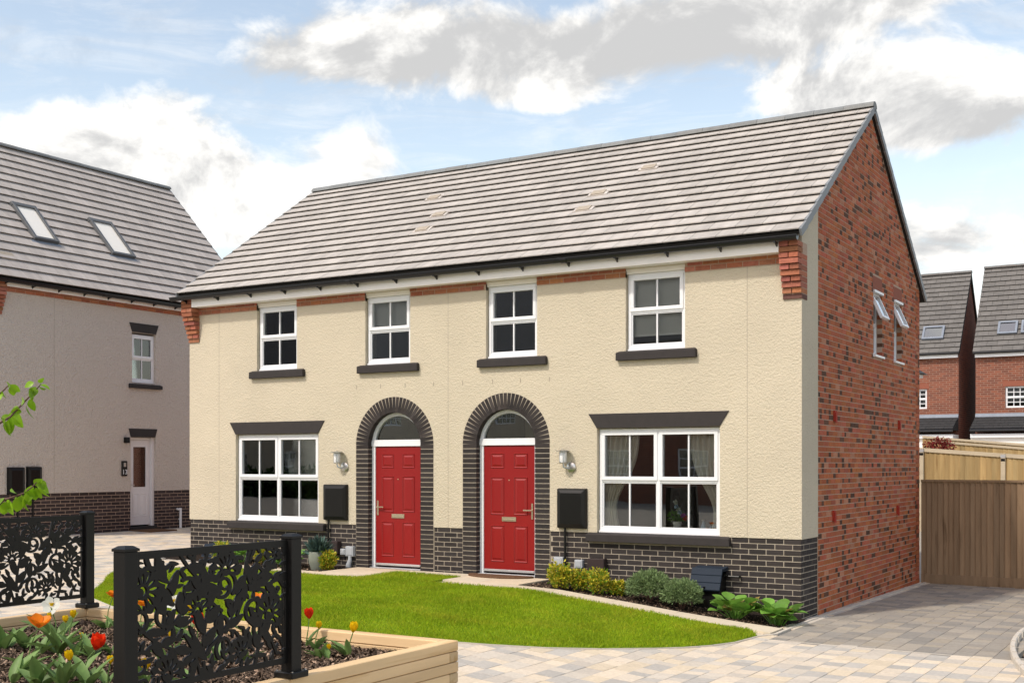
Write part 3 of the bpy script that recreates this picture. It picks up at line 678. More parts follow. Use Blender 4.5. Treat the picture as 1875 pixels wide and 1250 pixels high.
# ------------------------------------------------------------------ the semi-detached house
HL = -11.25; HD = 7.0; PHI = R(34.37); EZ = 4.71; EY = -.25; RY = 3.51; RZ = EZ + (RY - EY) * math.tan(PHI)
def zr(y): return EZ + (min(y, 2 * RY - y) - EY) * math.tan(PHI) - .055
GW = [(-3.02, -1.14), (-10.12, -8.24)]; UW = [(-2.56, -1.65), (-4.92, -4.02), (-7.25, -6.35), (-9.62, -8.71)]; DC = [-4.575, -6.67]; RO, RI = .775, .525; AZ = 2.0
def main_house():
    H = thing('semi_detached_house', 'cream rendered semi-detached house pair with two red doors and pale tiled roof', 'house', (-5.6, 3.5, -.4))
    T = Tfront; TG = TXb(0.)
    holes = [(a, b, .70, 2.21) for a, b in GW] + [(a, b, 3.30, 4.47) for a, b in UW] + [(c - RO, c + RO, -1, 2.85) for c in DC]
    m = MB(T); wall_cells(m, HL + .3, -.30, .70, 4.66, holes, -.30, 0.)
    for c in DC:
        th = np.linspace(0, math.pi, 29); xs = c - RO * np.cos(th); zs = AZ + RO * np.sin(th)
        for i in range(28): m.prism([(xs[i], zs[i]), (xs[i + 1], zs[i + 1]), (xs[i + 1], 2.85), (xs[i], 2.85)], -.30, 0.)
    mm = MB(TG); poly = [(0, .70), (.73, .70), (.73, zr(.73)), (0., zr(0.))]; mm.prism(poly, -.30, 0.)
    m.v += mm.v; m.f += [tuple(i + m.n for i in f) for f in mm.f]; m.n += mm.n; m.tn += mm.tn
    ml = MB(TXb(HL + .3)); ml.prism(poly, -.30, 0.); m.v += ml.v; m.f += [tuple(i + m.n for i in f) for f in ml.f]; m.n += ml.n; m.tn += ml.tn
    wall = m.build('rendered_wall', 'render_cream', H)
    for u in (-10.52, -5.62, -.75):
        j = MB(T); j.box(u - .0035, u + .0035, -.01, .0015, .70, 4.36); j.build('control_joint', 'mortar_pale', wall)
    for u in [onY(x, 716, 0)[0] for x in (653, 697, 742, 794, 847, 902, 953, 1006)]:
        j = MB(T); j.box(u - .006, u + .006, -.02, .004, 2.92, 2.985); j.build('weep_vent', 'mortar_pale', wall)
    # plinth of dark bricks
    m = MB(T); ph = [(c - RO, c + RO, -1, 2) for c in DC] + [(a, b, .575, .72) for a, b in GW]
    wall_cells(m, HL + .3, -.30, -.8, .698, [(c - RO, c + RO, -1, 2) for c in DC], -.30, -.014)
    for X0, s in ((0., 1), (HL, -1)):
        m.box(min(X0 - s * .014, X0 - s * .3), max(X0 - s * .014, X0 - s * .3), -.73, -.014, -.8, .698)
    P = m.build('plinth', 'mortar_pale', H)
    L = bricks(T, [(HL + .012, DC[1] - RO - .01), (DC[1] + RO + .01, DC[0] - RO - .01), (DC[0] + RO + .01, -.012)], -.45, .695, -.12, -.010, .2425, t_dark, [(a - .14, b + .16, .57, .75) for a, b in GW])
    L2 = bricks(TXb(0.), [(.125, .725)], -.45, .695, -.12, -.010, .2425, t_dark, phase=.02)
    pieces('brick', L + L2, 'brick_dark', P, 300, 'bricks')
    # brick door surrounds
    for c in DC:
        m = MB(T)
        for s in (-1, 1): m.box(min(c + s * RI, c + s * RO), max(c + s * RI, c + s * RO), -.16, -.001, -.6, AZ)
        th = np.linspace(0, math.pi, 25)
        for i in range(24):
            a, b = th[i], th[i + 1]; m.prism([(c - RI * math.cos(a), AZ + RI * math.sin(a)), (c - RI * math.cos(b), AZ + RI * math.sin(b)), (c - RO * math.cos(b), AZ + RO * math.sin(b)), (c - RO * math.cos(a), AZ + RO * math.sin(a))], -.16, -.001)
        sr = m.build('door_surround', 'mortar_pale', H); L = []
        for s in (-1, 1):
            z = AZ
            while z > -.15:
                a, b = sorted((c + s * (RI - .006), c + s * (RO - .006))); L.append(pc(T, a, b, -.155, .004 + rng.uniform(-.001, .001), z - .0615, z, t_dark(0, 1, 0)[0][2])); z -= .075
        n = 33
        for k in range(n):
            a = math.pi * (k + .5) / n; rm = (RO + RI) / 2; ur = np.array((-math.cos(a), 0, math.sin(a))); ut = np.array((math.sin(a), 0, math.cos(a)))
            L.append((np.array((c, .0755, AZ)) + ur * (rm - .004), ur * (RO - RI) / 2, ut * (.0265), np.array((0, -.0795, 0)), t_dark(0, 1, 0)[0][2]))
        pieces('brick', L, 'brick_dark', sr, 300, 'bricks')
    # doors
    for i, c in enumerate(DC):
        hs = 1 if i == 0 else -1; face = -.10
        m = MB(T); fi = .455
        m.box(c - RI, c - fi, face - .07, face, 0., 1.98); m.box(c + fi, c + RI, face - .07, face, 0., 1.98); m.box(c - RI, c + RI, face - .07, face + .012, 1.98, 2.085)
        th = np.linspace(math.asin(.085 / RI), math.pi - math.asin(.085 / RI), 25); r2 = RI - .055
        for a, b in zip(th[:-1], th[1:]):
            m.prism([(c - RI * math.cos(a), AZ + RI * math.sin(a)), (c - RI * math.cos(b), AZ + RI * math.sin(b)), (c - r2 * math.cos(b), AZ + r2 * math.sin(b)), (c - r2 * math.cos(a), AZ + r2 * math.sin(a))], face - .07, face)
        fr = m.build('door_frame', 'pvc_white', H, bevel=.003)
        g_ = MB(T); th = np.linspace(math.asin(.085 / (RI - .05)), math.pi - math.asin(.085 / (RI - .05)), 25); r3 = RI - .05
        g_.prism([(c - r3 * math.cos(a), AZ + r3 * math.sin(a)) for a in th], face - .04, face - .035); g_.build('fanlight', 'glass_front', fr)
        m = MB(T); m.box(c - fi + .004, c + fi - .004, face - .055, face - .012, .045, 1.972); dr = m.build('door', 'door_red', H, bevel=.003)
        dr['label'] = 'red six-panel front door with handle on the ' + ('right' if hs > 0 else 'left')
        dd = face - .012
        for s in (-1, 1):
            a, b = (c - .33, c - .085) if s < 0 else (c + .085, c + .33)
            for z0, z1 in ((.20, .76), (.92, 1.50), (1.63, 1.86)): panel(T, a, b, z0, z1, dd).build('panel', 'door_red', dr)
        lp = MB(T); lp.box(c - .125, c + .125, dd, dd + .012, .82, .888); lp.box(c - .105, c + .105, dd + .012, dd + .020, .835, .86); lp.build('letter_plate', 'brass', dr, bevel=.003)
        sp = MB(T); sp.box(c - .009, c + .009, dd, dd + .006, 1.44, 1.458); sp.build('spyhole', 'brass', dr, bevel=.004)
        hx = c + hs * (fi - .045); hm = MB(T); hm.box(hx - .016, hx + .016, dd, dd + .010, .86, 1.10); hm.box(min(hx, hx - hs * .14), max(hx, hx - hs * .14), dd + .035, dd + .05, .985, 1.005); hm.box(hx - .01, hx + .01, dd + .01, dd + .045, .985, 1.005); hm.build('handle', 'brass', dr, bevel=.003)
        wb = MB(T); wb.box(c - fi + .006, c + fi - .006, dd, dd + .025, .05, .085); wb.build('weather_bar', 'aluminium', dr, bevel=.003)
        st = MB(T); st.box(c - RI, c + RI, -.20, -.03, -.05, .02); st.build('threshold', 'aluminium', fr, bevel=.004)
        bk = MB(T); bk.box(c - RI, c + RI, -1.6, -1.5, 0, 2.6); bk.build('hall_wall', 'interior', fr)
    # windows, sills, lintels
    for k, (a, b) in enumerate(GW):
        w = window(H, T, a + .01, b - .01, .735, 2.20, 2, 2, split=.49); sill(w, T, a - .15, b + .16, .575, .70, .075); lintel(w, T, a, b, 2.212, 2.42)
    for k, (a, b) in enumerate(UW):
        w = window(H, T, a + .01, b - .01, 3.335, 4.40, 1, 2, split=.49); sill(w, T, a - .13, b + .18, 3.17, 3.30, .07)
        h = MB(T); h.box(a, b, -.12, -.028, 4.402, 4.47); h.box(a, b, -.12, -.012, 4.445, 4.47); h.build('head_board', 'pvc_cream', w)
    # red brick band under the eaves
    m = MB(T); sp = sorted(UW); e = [HL + .25] + [v for p in sp for v in p] + [-.25]; spans = [(e[i], e[i + 1]) for i in range(0, len(e), 2)]
    for sp1 in spans:
        m = MB(T); m.box(*sp1, -.05, .008, 4.352, 4.5); band = m.build('eaves_band', 'mortar_red', H)
        pieces('brick', bricks(T, [sp1], 4.36, 4.50, -.04, .014, .23, t_red_plain), 'brick_band', band, 300, 'bricks')
    # kneelers
    for s, X0 in ((1, 0.), (-1, HL)):
        a, b = (X0 - .25, X0 + .008) if s > 0 else (X0 - .008, X0 + .25)
        m = MB(T); m.box(a + .003, b - .003, -.22, .02, 3.885, 4.62); kn = m.build('kneeler', 'mortar_red', H); L = []
        for k in range(10):
            z = 3.875 + k * .075; p = min(.022 + .028 * k, .20); mid = (a + b) / 2
            seg = [(a, b)] if k % 2 == 0 else [(a, mid - .005), (mid + .005, b)]
            for (x, y) in seg:
                t = t1() if rng.random() > .08 else (.4, .5, .7)
                L.append(pc(T, x, y, -.22 if k < 8 else -.02, p, z, z + .066, t))
        pieces('brick', L, 'brick_band', kn, 300)
    # gable wall, red brick
    gh = [(3.70, 4.26, 3.40, 4.46), (5.06, 5.62, 3.40, 4.46)]
    m = MB(TG); wall_cells(m, .73, HD, -.8, 4.70, gh, -.3, -.001); m.prism([(.73, 4.70), (HD, 4.70), (HD, zr(HD)), (RY, zr(RY)), (.73, zr(.73))], -.3, -.001)
    gw = m.build('gable_wall', 'mortar_red', H)
    def top(z, a, b):
        if z < 4.7: return a, b
        y = (z + .055 - EZ) / math.tan(PHI) + EY + .03; return max(a, y), min(b, 2 * RY - y)
    L = bricks(TG, [(.732, HD)], -.62, RZ - .1, -.08, .003, .225, t_red, gh + [(3.66, 4.26, 4.46, 4.68), (5.02, 5.62, 4.46, 4.68)], top=top)
    pieces('brick', L, 'brick_red', gw, 300, 'bricks')
    for a, b, c, d in gh:
        w = window(H, TG, a, b, c + .03, d, 1, 2, face=-.09, bars=False, split=.5, open_top=True, label='narrow gable window with its top sash swung open')
        p = MB(TG); p.box(a - .04, b, -.08, .004, d, d + .22); p.build('lintel_slip', 'terracotta', w)
        hd = MB(TG); hd.box(a, b, -.1, .03, d - .04, d - .002); hd.build('head_flashing', 'pvc_white', w)
        p = MB(TG); p.box(a - .02, b + .02, -.1, .045, c - .005, c + .028); p.build('sill', 'pvc_white', w)
        p = MB(TG); p.box(a, b, -.6, -.5, c, d); p.build('room_wall', 'interior', w)
    for y, z in ((1.5, 2.38), (5.38, 2.36), (1.45, .96), (5.27, .92)):
        v = MB(TG); v.box(y - .045, y + .045, -.02, .03, z - .075, z + .075); v.box(y - .035, y + .035, .03, .04, z - .1, z + .05); v.build('air_vent', 'terracotta_red', gw)
    # unseen walls, floors
    m = MB(); m.box(HL, 0., HD - .3, HD - .001, -.8, EZ + .1); m.box(HL + .001, HL + .3, .73, HD - .3, -.8, EZ + .1); mlg = MB(TXb(HL + .3)); mlg.prism([(.73, EZ + .1), (HD - .3, EZ + .1), (HD - .3, zr(HD - .3)), (RY, zr(RY)), (.73, zr(.73))], -.299, 0.)
    m.v += mlg.v; m.f += [tuple(i + m.n for i in f) for f in mlg.f]; m.n += mlg.n; m.tn += mlg.tn; m.build('rear_wall', 'brick_wall_far', H)
    m = MB(); m.box(HL + .3, -.3, .3, HD - .3, -.12, -.005); m.box(HL + .3, -.3, .3, HD - .3, 2.58, 2.80); m.box(HL + .3, -.3, .3, HD - .3, 4.66, 4.70); m.build('floor_slab', 'interior', H)
    m = MB(); m.box(-5.72, -5.52, .3, HD - .3, 0, 2.58); m.box(-5.72, -5.52, .3, HD - .3, 2.80, 4.66); m.box(HL + .3, -5.72, 3.6, 3.7, 0, 2.58); m.box(-5.52, -.3, 3.6, 3.7, 0, 2.58)
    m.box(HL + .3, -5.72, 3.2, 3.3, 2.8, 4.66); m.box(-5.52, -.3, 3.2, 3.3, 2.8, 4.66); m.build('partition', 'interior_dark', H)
    # eaves
    m = MB(T); m.box(HL + .25, -.25, .17, .20, 4.478, 4.66); fa = m.build('fascia', 'pvc_cream', H, bevel=.003)
    m = MB(T); m.box(HL + .25, -.25, -.02, .17, 4.482, 4.492); m.build('soffit', 'pvc_cream', H)
    gutter(H, T, HL - .16, .03, .285, 4.655, .056, 15)
    # roof
    cp, sp_ = math.cos(PHI), math.sin(PHI); x0, x1 = HL - .05, .05
    m = MB()
    nrm = np.array((0, -sp_, cp)) * .05
    A, B = np.array((0, EY + .03, EZ + .03 * math.tan(PHI))), np.array((0, RY, RZ)); C_ = np.array((0, 2 * RY - EY, EZ))
    for p, q, n_ in ((A, B, nrm), (C_, B, nrm * np.array((1, -1, 1)))):
        m.hexa([(x0, *(p - n_)[1:]), (x1, *(p - n_)[1:]), (x1, *(q - n_)[1:]), (x0, *(q - n_)[1:]), (x0, *p[1:]), (x1, *p[1:]), (x1, *q[1:]), (x0, *q[1:])])
    roof = m.build('roof', 'underlay', H)
    rows = 16; ga = (RY - EY) / cp / rows; tw = .383
    L = roof_tiles((x0, EY, EZ), (1, 0, 0), (0, cp, sp_), x1 - x0, rows, ga, tw)
    pieces('roof_tile', L, 'tile_pale', roof, 300, 'roof_tiles', proto=chamfer_cube(.02))
    L = roof_tiles((x0, 2 * RY - EY, EZ), (1, 0, 0), (0, -cp, sp_), x1 - x0, rows, ga, 1.0, half=False)
    pieces('roof_tiles_rear', L, 'tile_pale', roof, 0, 'rear_roof_tiles', proto=chamfer_cube(.02))
    ridge_tiles(roof, (x0 - .01, RY, RZ - .005), (x1 + .03, RY, RZ - .005), 24, .115)
    L = []
    for X0 in (x1 + .012, x0 - .012):
        for sgn in (1, -1):
            for r in range(rows):
                v = np.array((0, sgn * cp, sp_)); n_ = np.array((0, -sgn * sp_, cp)); e = np.array((X0, EY if sgn > 0 else 2 * RY - EY, EZ)); L.append((e + v * ga * (r + .5) - n_ * .02 + n_ * .004, np.array((.016, 0, 0)), v * ga * .515 - n_ * .007, n_ * .05, tv(1, .06)))
    pieces('verge_cap', L, 'verge', roof, 300)
    n_ = np.array((0, -sp_, cp)); E0 = np.array((0, EY, EZ))
    for (px, py) in ((797, 365), (806, 396), (776, 423), (1190, 310), (1098, 357), (1071, 386)):
        d = ray(px, py); t = ((E0 - CAM) @ n_) / (d @ n_); p = CAM + d * t; v = np.array((0, cp, sp_)); q = MB()
        def bx(uh, v0, v1, h0, h1):
            V = [p + np.array((su * uh, 0, 0)) + v * vv + n_ * hh for hh in (h0, h1) for su, vv in ((-1, v0), (1, v0), (1, v1), (-1, v1))]; q.add(V, BOXF)
        bx(.17, -.10, .11, .0, .045); o = q.build('vent_tile', 'tile_pale', roof); q = MB(); bx(.115, -.085, .06, .045, .060); q.build('vent_cowl', 'mortar_pale', o); o.color = (1.25, 1.22, 1.2, 1)
    return H
main_house()
# ------------------------------------------------------------------ the grey house on the left
XG = -16.3; GPHI = R(47.0); GE = (-16.06, 5.42); GRX = -19.4; GY0, GY1 = -.45, 7.0
def grey_house():
    H = thing('grey_rendered_house', 'grey rendered house with dark brick plinth and two skylights at the left', 'house', (-18.5, 3.3, .2))
    T = TXb(XG); du0, du1 = 3.07, 3.80; wu = (3.11, 3.80)
    holes = [(du0, du1, 0, 2.30), (wu[0], wu[1], 3.52, 4.66)]
    m = MB(T); wall_cells(m, GY0, GY1, 1.08, 5.40, holes, -.3, 0.); w = m.build('rendered_wall', 'render_grey', H)
    j = MB(T); j.box(1.036, 1.044, -.01, .0015, 1.08, 5.18); j.build('control_joint', 'mortar_pale', w)
    m = MB(T); wall_cells(m, GY0, GY1, -.3, 1.078, holes, -.3, -.014); P = m.build('plinth', 'mortar_red', H)
    pieces('brick', bricks(T, [(GY0, GY1)], 0., 1.075, -.1, -.010, .2425, lambda x, y, z: [(x, y, tuple(np.array(tv(1.25, .25)) * np.array((1.1, .95, .95))))], holes), 'brick_dark', P, 300, 'bricks')
    # door
    m = MB(T); f = -.10
    m.box(du0, du0 + .05, f - .06, f, .28, 2.29); m.box(du1 - .07, du1, f - .06, f + .05, .28, 2.29); m.box(du0 + .05, du1 - .07, f - .06, f, 2.235, 2.29); fr = m.build('door_frame', 'door_white', H, bevel=.003)
    a, b = du0 + .055, du1 - .075
    m = MB(T); wall_cells(m, a, b, .31, 2.23, [(a + .12, b - .12, 1.17, 2.08)], f - .05, f - .012); dr = m.build('door', 'door_white', H)
    gl = MB(T); gl.box(a + .12, b - .12, f - .03, f - .026, 1.17, 2.08); gl.build('pane', 'glass', dr)
    for s0, s1 in ((a + .09, (a + b) / 2 - .035), ((a + b) / 2 + .035, b - .09)): panel(T, s0, s1, .50, 1.02, f - .012).build('panel', 'door_white', dr)
    hm = MB(T); hm.box(a + .02, a + .045, f - .012, f, 1.12, 1.32); hm.box(a + .02, a + .12, f + .02, f + .034, 1.21, 1.228); hm.build('handle', 'steel', dr)
    th = MB(T); th.box(du0 - .02, du1 + .02, -.16, .03, .17, .275); th.build('threshold', 'stone_dark', fr)
    bk = MB(T); bk.box(du0, du1, -1.3, -1.2, .1, 2.4); bk.build('hall_wall', 'interior_dark', fr)
    lintel(H, T, du0, du1 - .02, 2.302, 2.49, .06)
    w = window(H, T, wu[0], wu[1] - .0, 3.56, 4.62, 1, 2, split=.49, glass='glass'); sill(w, T, wu[0] - .1, wu[1] + .16, 3.40, 3.50, .06); lintel(w, T, wu[0], wu[1], 4.665, 4.87, .08)
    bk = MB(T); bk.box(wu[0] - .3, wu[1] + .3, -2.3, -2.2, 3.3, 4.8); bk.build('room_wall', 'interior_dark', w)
    # band, fascia, gutter
    m = MB(T); m.box(GY0, GY1, -.05, .008, 5.172, 5.3); bd = m.build('eaves_band', 'mortar_red', H); pieces('brick', bricks(T, [(GY0, GY1)], 5.18, 5.315, -.04, .016, .23, t_red_plain), 'brick_band', bd, 300, 'bricks')
    m = MB(T); m.box(GY0 + .2, GY1, .12, .15, 5.265, 5.40); m.box(GY0 + .2, GY1, -.02, .12, 5.275, 5.285); m.build('fascia', 'pvc_cream', H)
    gutter(H, T, GY0 - .1, GY1 + .1, .225, 5.375, .055, 12)
    L = []; m = MB(T); m.box(GY0 + .005, GY0 + .235, -.2, .02, 4.72, 5.36); kn = m.build('kneeler', 'mortar_red', H)
    for k in range(9):
        z = 4.70 + k * .075; p = min(.02 + .03 * k, .18); L.append(pc(T, GY0, GY0 + .24, -.2, p, z, z + .066, t1()))
    pieces('brick', L, 'brick_band', kn)
    # other walls
    m = MB(); xb = 2 * GRX - XG; m.box(xb, XG - .3, GY0 + .001, GY0 + .3, -.3, 5.4); m.box(xb, XG - .3, GY1 - .3, GY1 - .001, -.3, 5.4); m.box(xb, xb + .3, GY0 + .3, GY1 - .3, -.3, 5.4)
    for y in (GY0 + .001, GY1 - .3): m.prism([(xb, 5.4), (XG - .01, 5.4), (GRX, 8.9)], y, y + .299)
    m.build('side_wall', 'render_grey', H)
    # roof
    cp, sp = math.cos(GPHI), math.sin(GPHI); v = np.array((-cp, 0, sp)); n = np.array((sp, 0, cp)); E0 = np.array((GE[0], GY0 - .05, GE[1])); ln = (GE[0] - GRX) / cp; wd = GY1 - GY0 + .1
    m = MB(); u = np.array((0, 1., 0))
    def slab(E, v, n, l):
        V = [E + u * a + v * b + n * c for c in (-.06, 0) for a, b in ((0, .02), (wd, .02), (wd, l), (0, l))]; m.add(V, BOXF)
    slab(E0, v, n, ln); v2 = np.array((cp, 0, sp)); n2 = np.array((-sp, 0, cp)); slab(np.array((2 * GRX - GE[0], GY0 - .05, GE[1])), v2, n2, ln); rf = m.build('roof', 'underlay', H)
    sky = []
    for cs in (((22, 376), (64, 384), (101, 447), (60, 443)), ((163, 405), (205, 413), (240, 475), (202, 469))):
        Q = []
        for (px, py) in cs:
            d = ray(px, py); t = ((E0 - CAM) @ n) / (d @ n); p = CAM + d * t - E0; Q.append((p @ u, p @ v))
        Q = np.array(Q); sky.append((Q[:, 0].min() * .5 + Q[:, 0][[0, 3]].mean() * .5, Q[[1, 2], 0].mean(), Q[[2, 3], 1].mean(), Q[[0, 1], 1].mean()))
    def sk(c):
        p = c - E0; a, b = p @ u, p @ v
        return any(s[0] - .03 < a < s[1] + .03 and s[2] - .05 < b < s[3] + .05 for s in sky)
    rows = 17; ga = ln / rows
    pieces('roof_tile', roof_tiles(E0, u, v, wd, rows, ga, .36), 'tile_grey', rf, 300, 'roof_tiles', proto=chamfer_cube(.02))
    ridge_tiles(rf, (GRX, GY0 - .06, GE[1] + ln * sp - .005), (GRX, GY1 + .06, GE[1] + ln * sp - .005), 16, .115)
    L = []
    for y in (GY1 + .06, GY0 - .06):
        for r in range(rows): L.append((np.array((GE[0], y, GE[1])) + v * ga * (r + .5) - n * .016, u * .016, v * ga * .515 - n * .007, n * .05, tv(1, .06)))
    pieces('verge_cap', L, 'verge', rf, 300)
    for k, (a, b, c, d) in enumerate(sky):
        def B(mb, a0, a1, c0, c1, h0, h1): mb.add([E0 + u * x + v * y + n * z for z in (h0, h1) for x, y in ((a0, c0), (a1, c0), (a1, c1), (a0, c1))], BOXF)
        m = MB(); B(m, a, a + .07, c, d, 0, .11); B(m, b - .07, b, c, d, 0, .11); B(m, a + .07, b - .07, c, c + .07, 0, .11); B(m, a - .01, b + .01, d - .1, d, .0, .105)
        s = m.build('skylight', 'skylight_frame', H, bevel=.006); s['label'] = 'roof window with pale blind behind the glass'
        m = MB(); B(m, a + .07, b - .07, c + .07, d - .1, .06, .07); m.build('pane', 'skylight_blind', s)
        m = MB(); B(m, a - .06, b + .06, c - .20, c, .012, .030); m.build('flashing', 'lead', s)
    d = ray(12, 470); t = ((E0 - CAM) @ n) / (d @ n); p = CAM + d * t; q = MB(); q.add([p + u * x + v * y + n * z for z in (0, .04) for x, y in ((-.16, -.1), (.16, -.1), (.16, .11), (-.16, .11))], BOXF); q.build('vent_tile', 'mortar_pale', rf)
grey_house()
# ------------------------------------------------------------------ houses behind
def far_brick_mat():
    m = bpy.data.materials.new('brick_courses'); m.use_nodes = True; N = NT(m.node_tree); b = N.n['Principled BSDF']
    geo = N.n.new('ShaderNodeNewGeometry'); sx = N.n.new('ShaderNodeSeparateXYZ'); N.l.new(geo.outputs['Position'], sx.inputs[0])
    cv = N.n.new('ShaderNodeCombineXYZ'); N.l.new(N.m('ADD', sx.outputs[0], sx.outputs[1]), cv.inputs[0]); N.l.new(sx.outputs[2], cv.inputs[1])
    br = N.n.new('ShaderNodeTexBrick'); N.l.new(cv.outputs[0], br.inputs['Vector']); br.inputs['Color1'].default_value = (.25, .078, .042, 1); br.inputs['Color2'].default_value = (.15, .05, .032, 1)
    br.inputs['Mortar'].default_value = (.30, .20, .15, 1); br.inputs['Scale'].default_value = 1.; br.inputs['Mortar Size'].default_value = .007; br.inputs['Brick Width'].default_value = .225; br.inputs['Row Height'].default_value = .075
    N.l.new(br.outputs[0], b.inputs['Base Color']); b.inputs['Roughness'].default_value = .9; M['brick_courses'] = m
far_brick_mat()
def far_house(name, label, x0, x1, y0, ez, ry, rz, skyl, wins, lint=True, canopy=None, group=None, tile='tile_far', tw=.34, rows=17):
    H = thing(name, label, 'house', ((x0 + x1) / 2, y0 + 2, float(g((x0 + x1) / 2, y0))), group); T = TYb(y0); D = 2 * (ry - y0)
    holes = [(a, b, c, d) for a, b, c, d in wins]; m = MB(T); wall_cells(m, x0, x1, -.2, ez + .02, holes, -.3, 0.)
    m2 = MB(TXb(0)); 
    for X in (x0, x1 - .3): m2.prism([(y0 + .3, -.2), (y0 + D, -.2), (y0 + D, ez), (ry, rz - .1), (y0 + .3, ez + (rz - ez) * .3 / (ry - y0) - .1)], X + .001, X + .299)
    m2.box(y0 + D - .3, y0 + D, x0 + .3, x1 - .3, -.2, ez)
    m.v += m2.v; m.f += [tuple(i + m.n for i in f) for f in m2.f]; m.n += m2.n; m.tn += m2.tn; m.build('wall', 'brick_courses', H)
    for a, b, c, d in wins:
        gridwindow(H, T, a, b, c, d, max(2, int((b - a) / .21)), 2)
        if lint:
            p = MB(T); p.box(a - .08, b + .08, -.05, .006, d, d + .18); p.build('soldier_course', 'terracotta', H)
    ph = math.atan2(rz - ez, ry - y0 + .2); cp, sp = math.cos(ph), math.sin(ph); E0 = np.array((x0 - .06, y0 - .2, ez)); u = np.array((1., 0, 0)); v = np.array((0, cp, sp)); n = np.array((0, -sp, cp)); ln = (ry - y0 + .2) / cp; wd = x1 - x0 + .12
    m = MB()
    for E, vv, nn in ((E0, v, n), (np.array((x0 - .06, 2 * ry - y0 + .2, ez)), np.array((0, -cp, sp)), np.array((0, sp, cp)))):
        m.add([E + u * a + vv * b + nn * c for c in (-.1, 0) for a, b in ((0, .02), (wd, .02), (wd, ln), (0, ln))], BOXF)
    rf = m.build('roof', 'underlay', H)
    def sk(c):
        p = c - E0; a, b = p @ u, p @ v
        return any(s[0] < a + x0 - .06 < s[1] and s[2] < b < s[3] for s in skyl)
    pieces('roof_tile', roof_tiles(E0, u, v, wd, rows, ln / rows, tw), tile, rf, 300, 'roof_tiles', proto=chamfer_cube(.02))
    ridge_tiles(rf, (x0 - .07, ry, rz), (x1 + .07, ry, rz), 14, .11, 'tile_far')
    for s in skyl:
        B = lambda mb, a0, a1, c0, c1, h0, h1: mb.add([E0 + u * (x - x0 + .06) + v * y + n * z for z in (h0, h1) for x, y in ((a0, c0), (a1, c0), (a1, c1), (a0, c1))], BOXF)
        m = MB(); B(m, s[0], s[0] + .07, s[2], s[3], 0, .11); B(m, s[1] - .07, s[1], s[2], s[3], 0, .11); B(m, s[0] + .07, s[1] - .07, s[2], s[2] + .07, 0, .11); B(m, s[0] + .07, s[1] - .07, s[3] - .07, s[3], 0, .11); k = m.build('skylight', 'lead', H)
        m = MB(); B(m, s[0] + .07, s[1] - .07, s[2] + .07, s[3] - .07, .07, .08); m.build('pane', 'glass_sky', k); m = MB(); B(m, s[0] + .07, s[1] - .07, s[2] + .07, s[3] - .07, .045, .055); m.build('blind', 'plastic_grey', k)
    m = MB(T); m.box(x0, x1, .12, .15, ez - .17, ez - .01); m.box(x0, x1, -.01, .12, ez - .16, ez - .15); m.build('fascia', 'pvc_white', H)
    m = MB(T); m.tube([(x0 - .05, .2, ez - .01), (x1 + .05, .2, ez - .01)], .055, 8); m.build('gutter', 'gutter_black', H)
    if canopy:
        z0, z1, out = canopy; m = MB(T); m.prism([(x0 + .0, z0 - .3), (x1, z0 - .3), (x1, z0 - .17), (x0, z0 - .17)], 0.001, out); cm = MB(TXb(0)); cn = m.build('porch_canopy', 'pvc_white', H)
        m = MB(); cv = np.array((0, out + .05, z1 - z0)); ll = np.linalg.norm(cv); cv /= ll; cnn = np.array((0, -cv[2], cv[1])); CE = np.array((x0, y0 - out - .05, z0))
        m.add([(x0, y0 - out, z0 - .02), (x1, y0 - out, z0 - .02), (x1, y0 - .002, z0 - .02), (x0, y0 - .002, z0 - .02), (x0, y0 - out, z0 - .01), (x1, y0 - out, z0 - .01), (x1, y0 - .002, z1 - .03), (x0, y0 - .002, z1 - .03)], BOXF); m.build('canopy_roof', 'tile_black', cn)
        pieces('canopy_tile', roof_tiles(CE, u, cv, x1 - x0, 5, ll / 5, .3, lift=.03), 'tile_black', cn, 300)
        m = MB(T); m.add([(x0, .001, z1 - .1), (x1, .001, z1 - .1), (x1, .14, z1 - .12), (x0, .14, z1 - .12), (x0, .001, z1 + .1), (x1, .001, z1 + .1), (x1, .03, z1 + .1), (x0, .03, z1 + .1)], BOXF); m.build('flashing', 'lead', cn)
        m = MB(T); m.tube([(x0, out + .08, z0 - .05), (x1, out + .08, z0 - .05)], .05, 8); m.build('canopy_gutter', 'gutter_black', cn)
        m = MB(T); m.box(x0, x1, .001, out - .1, -.1, z0 - .3); m.build('garage_front', 'pvc_cream', H)
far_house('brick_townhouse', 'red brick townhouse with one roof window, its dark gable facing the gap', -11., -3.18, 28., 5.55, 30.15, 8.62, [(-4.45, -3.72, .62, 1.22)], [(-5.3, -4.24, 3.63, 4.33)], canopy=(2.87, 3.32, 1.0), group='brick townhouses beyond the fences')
far_house('brick_townhouse', 'red brick townhouse with paired roof windows at the right edge', -2.62, 5., 28., 5.52, 30.15, 8.72, [(-1.95, -1.32, .72, 1.28), (-1.20, -.57, .72, 1.28)], [(-1.66, -.55, 3.60, 4.33)], canopy=(2.87, 3.32, 1.0), group='brick townhouses beyond the fences')
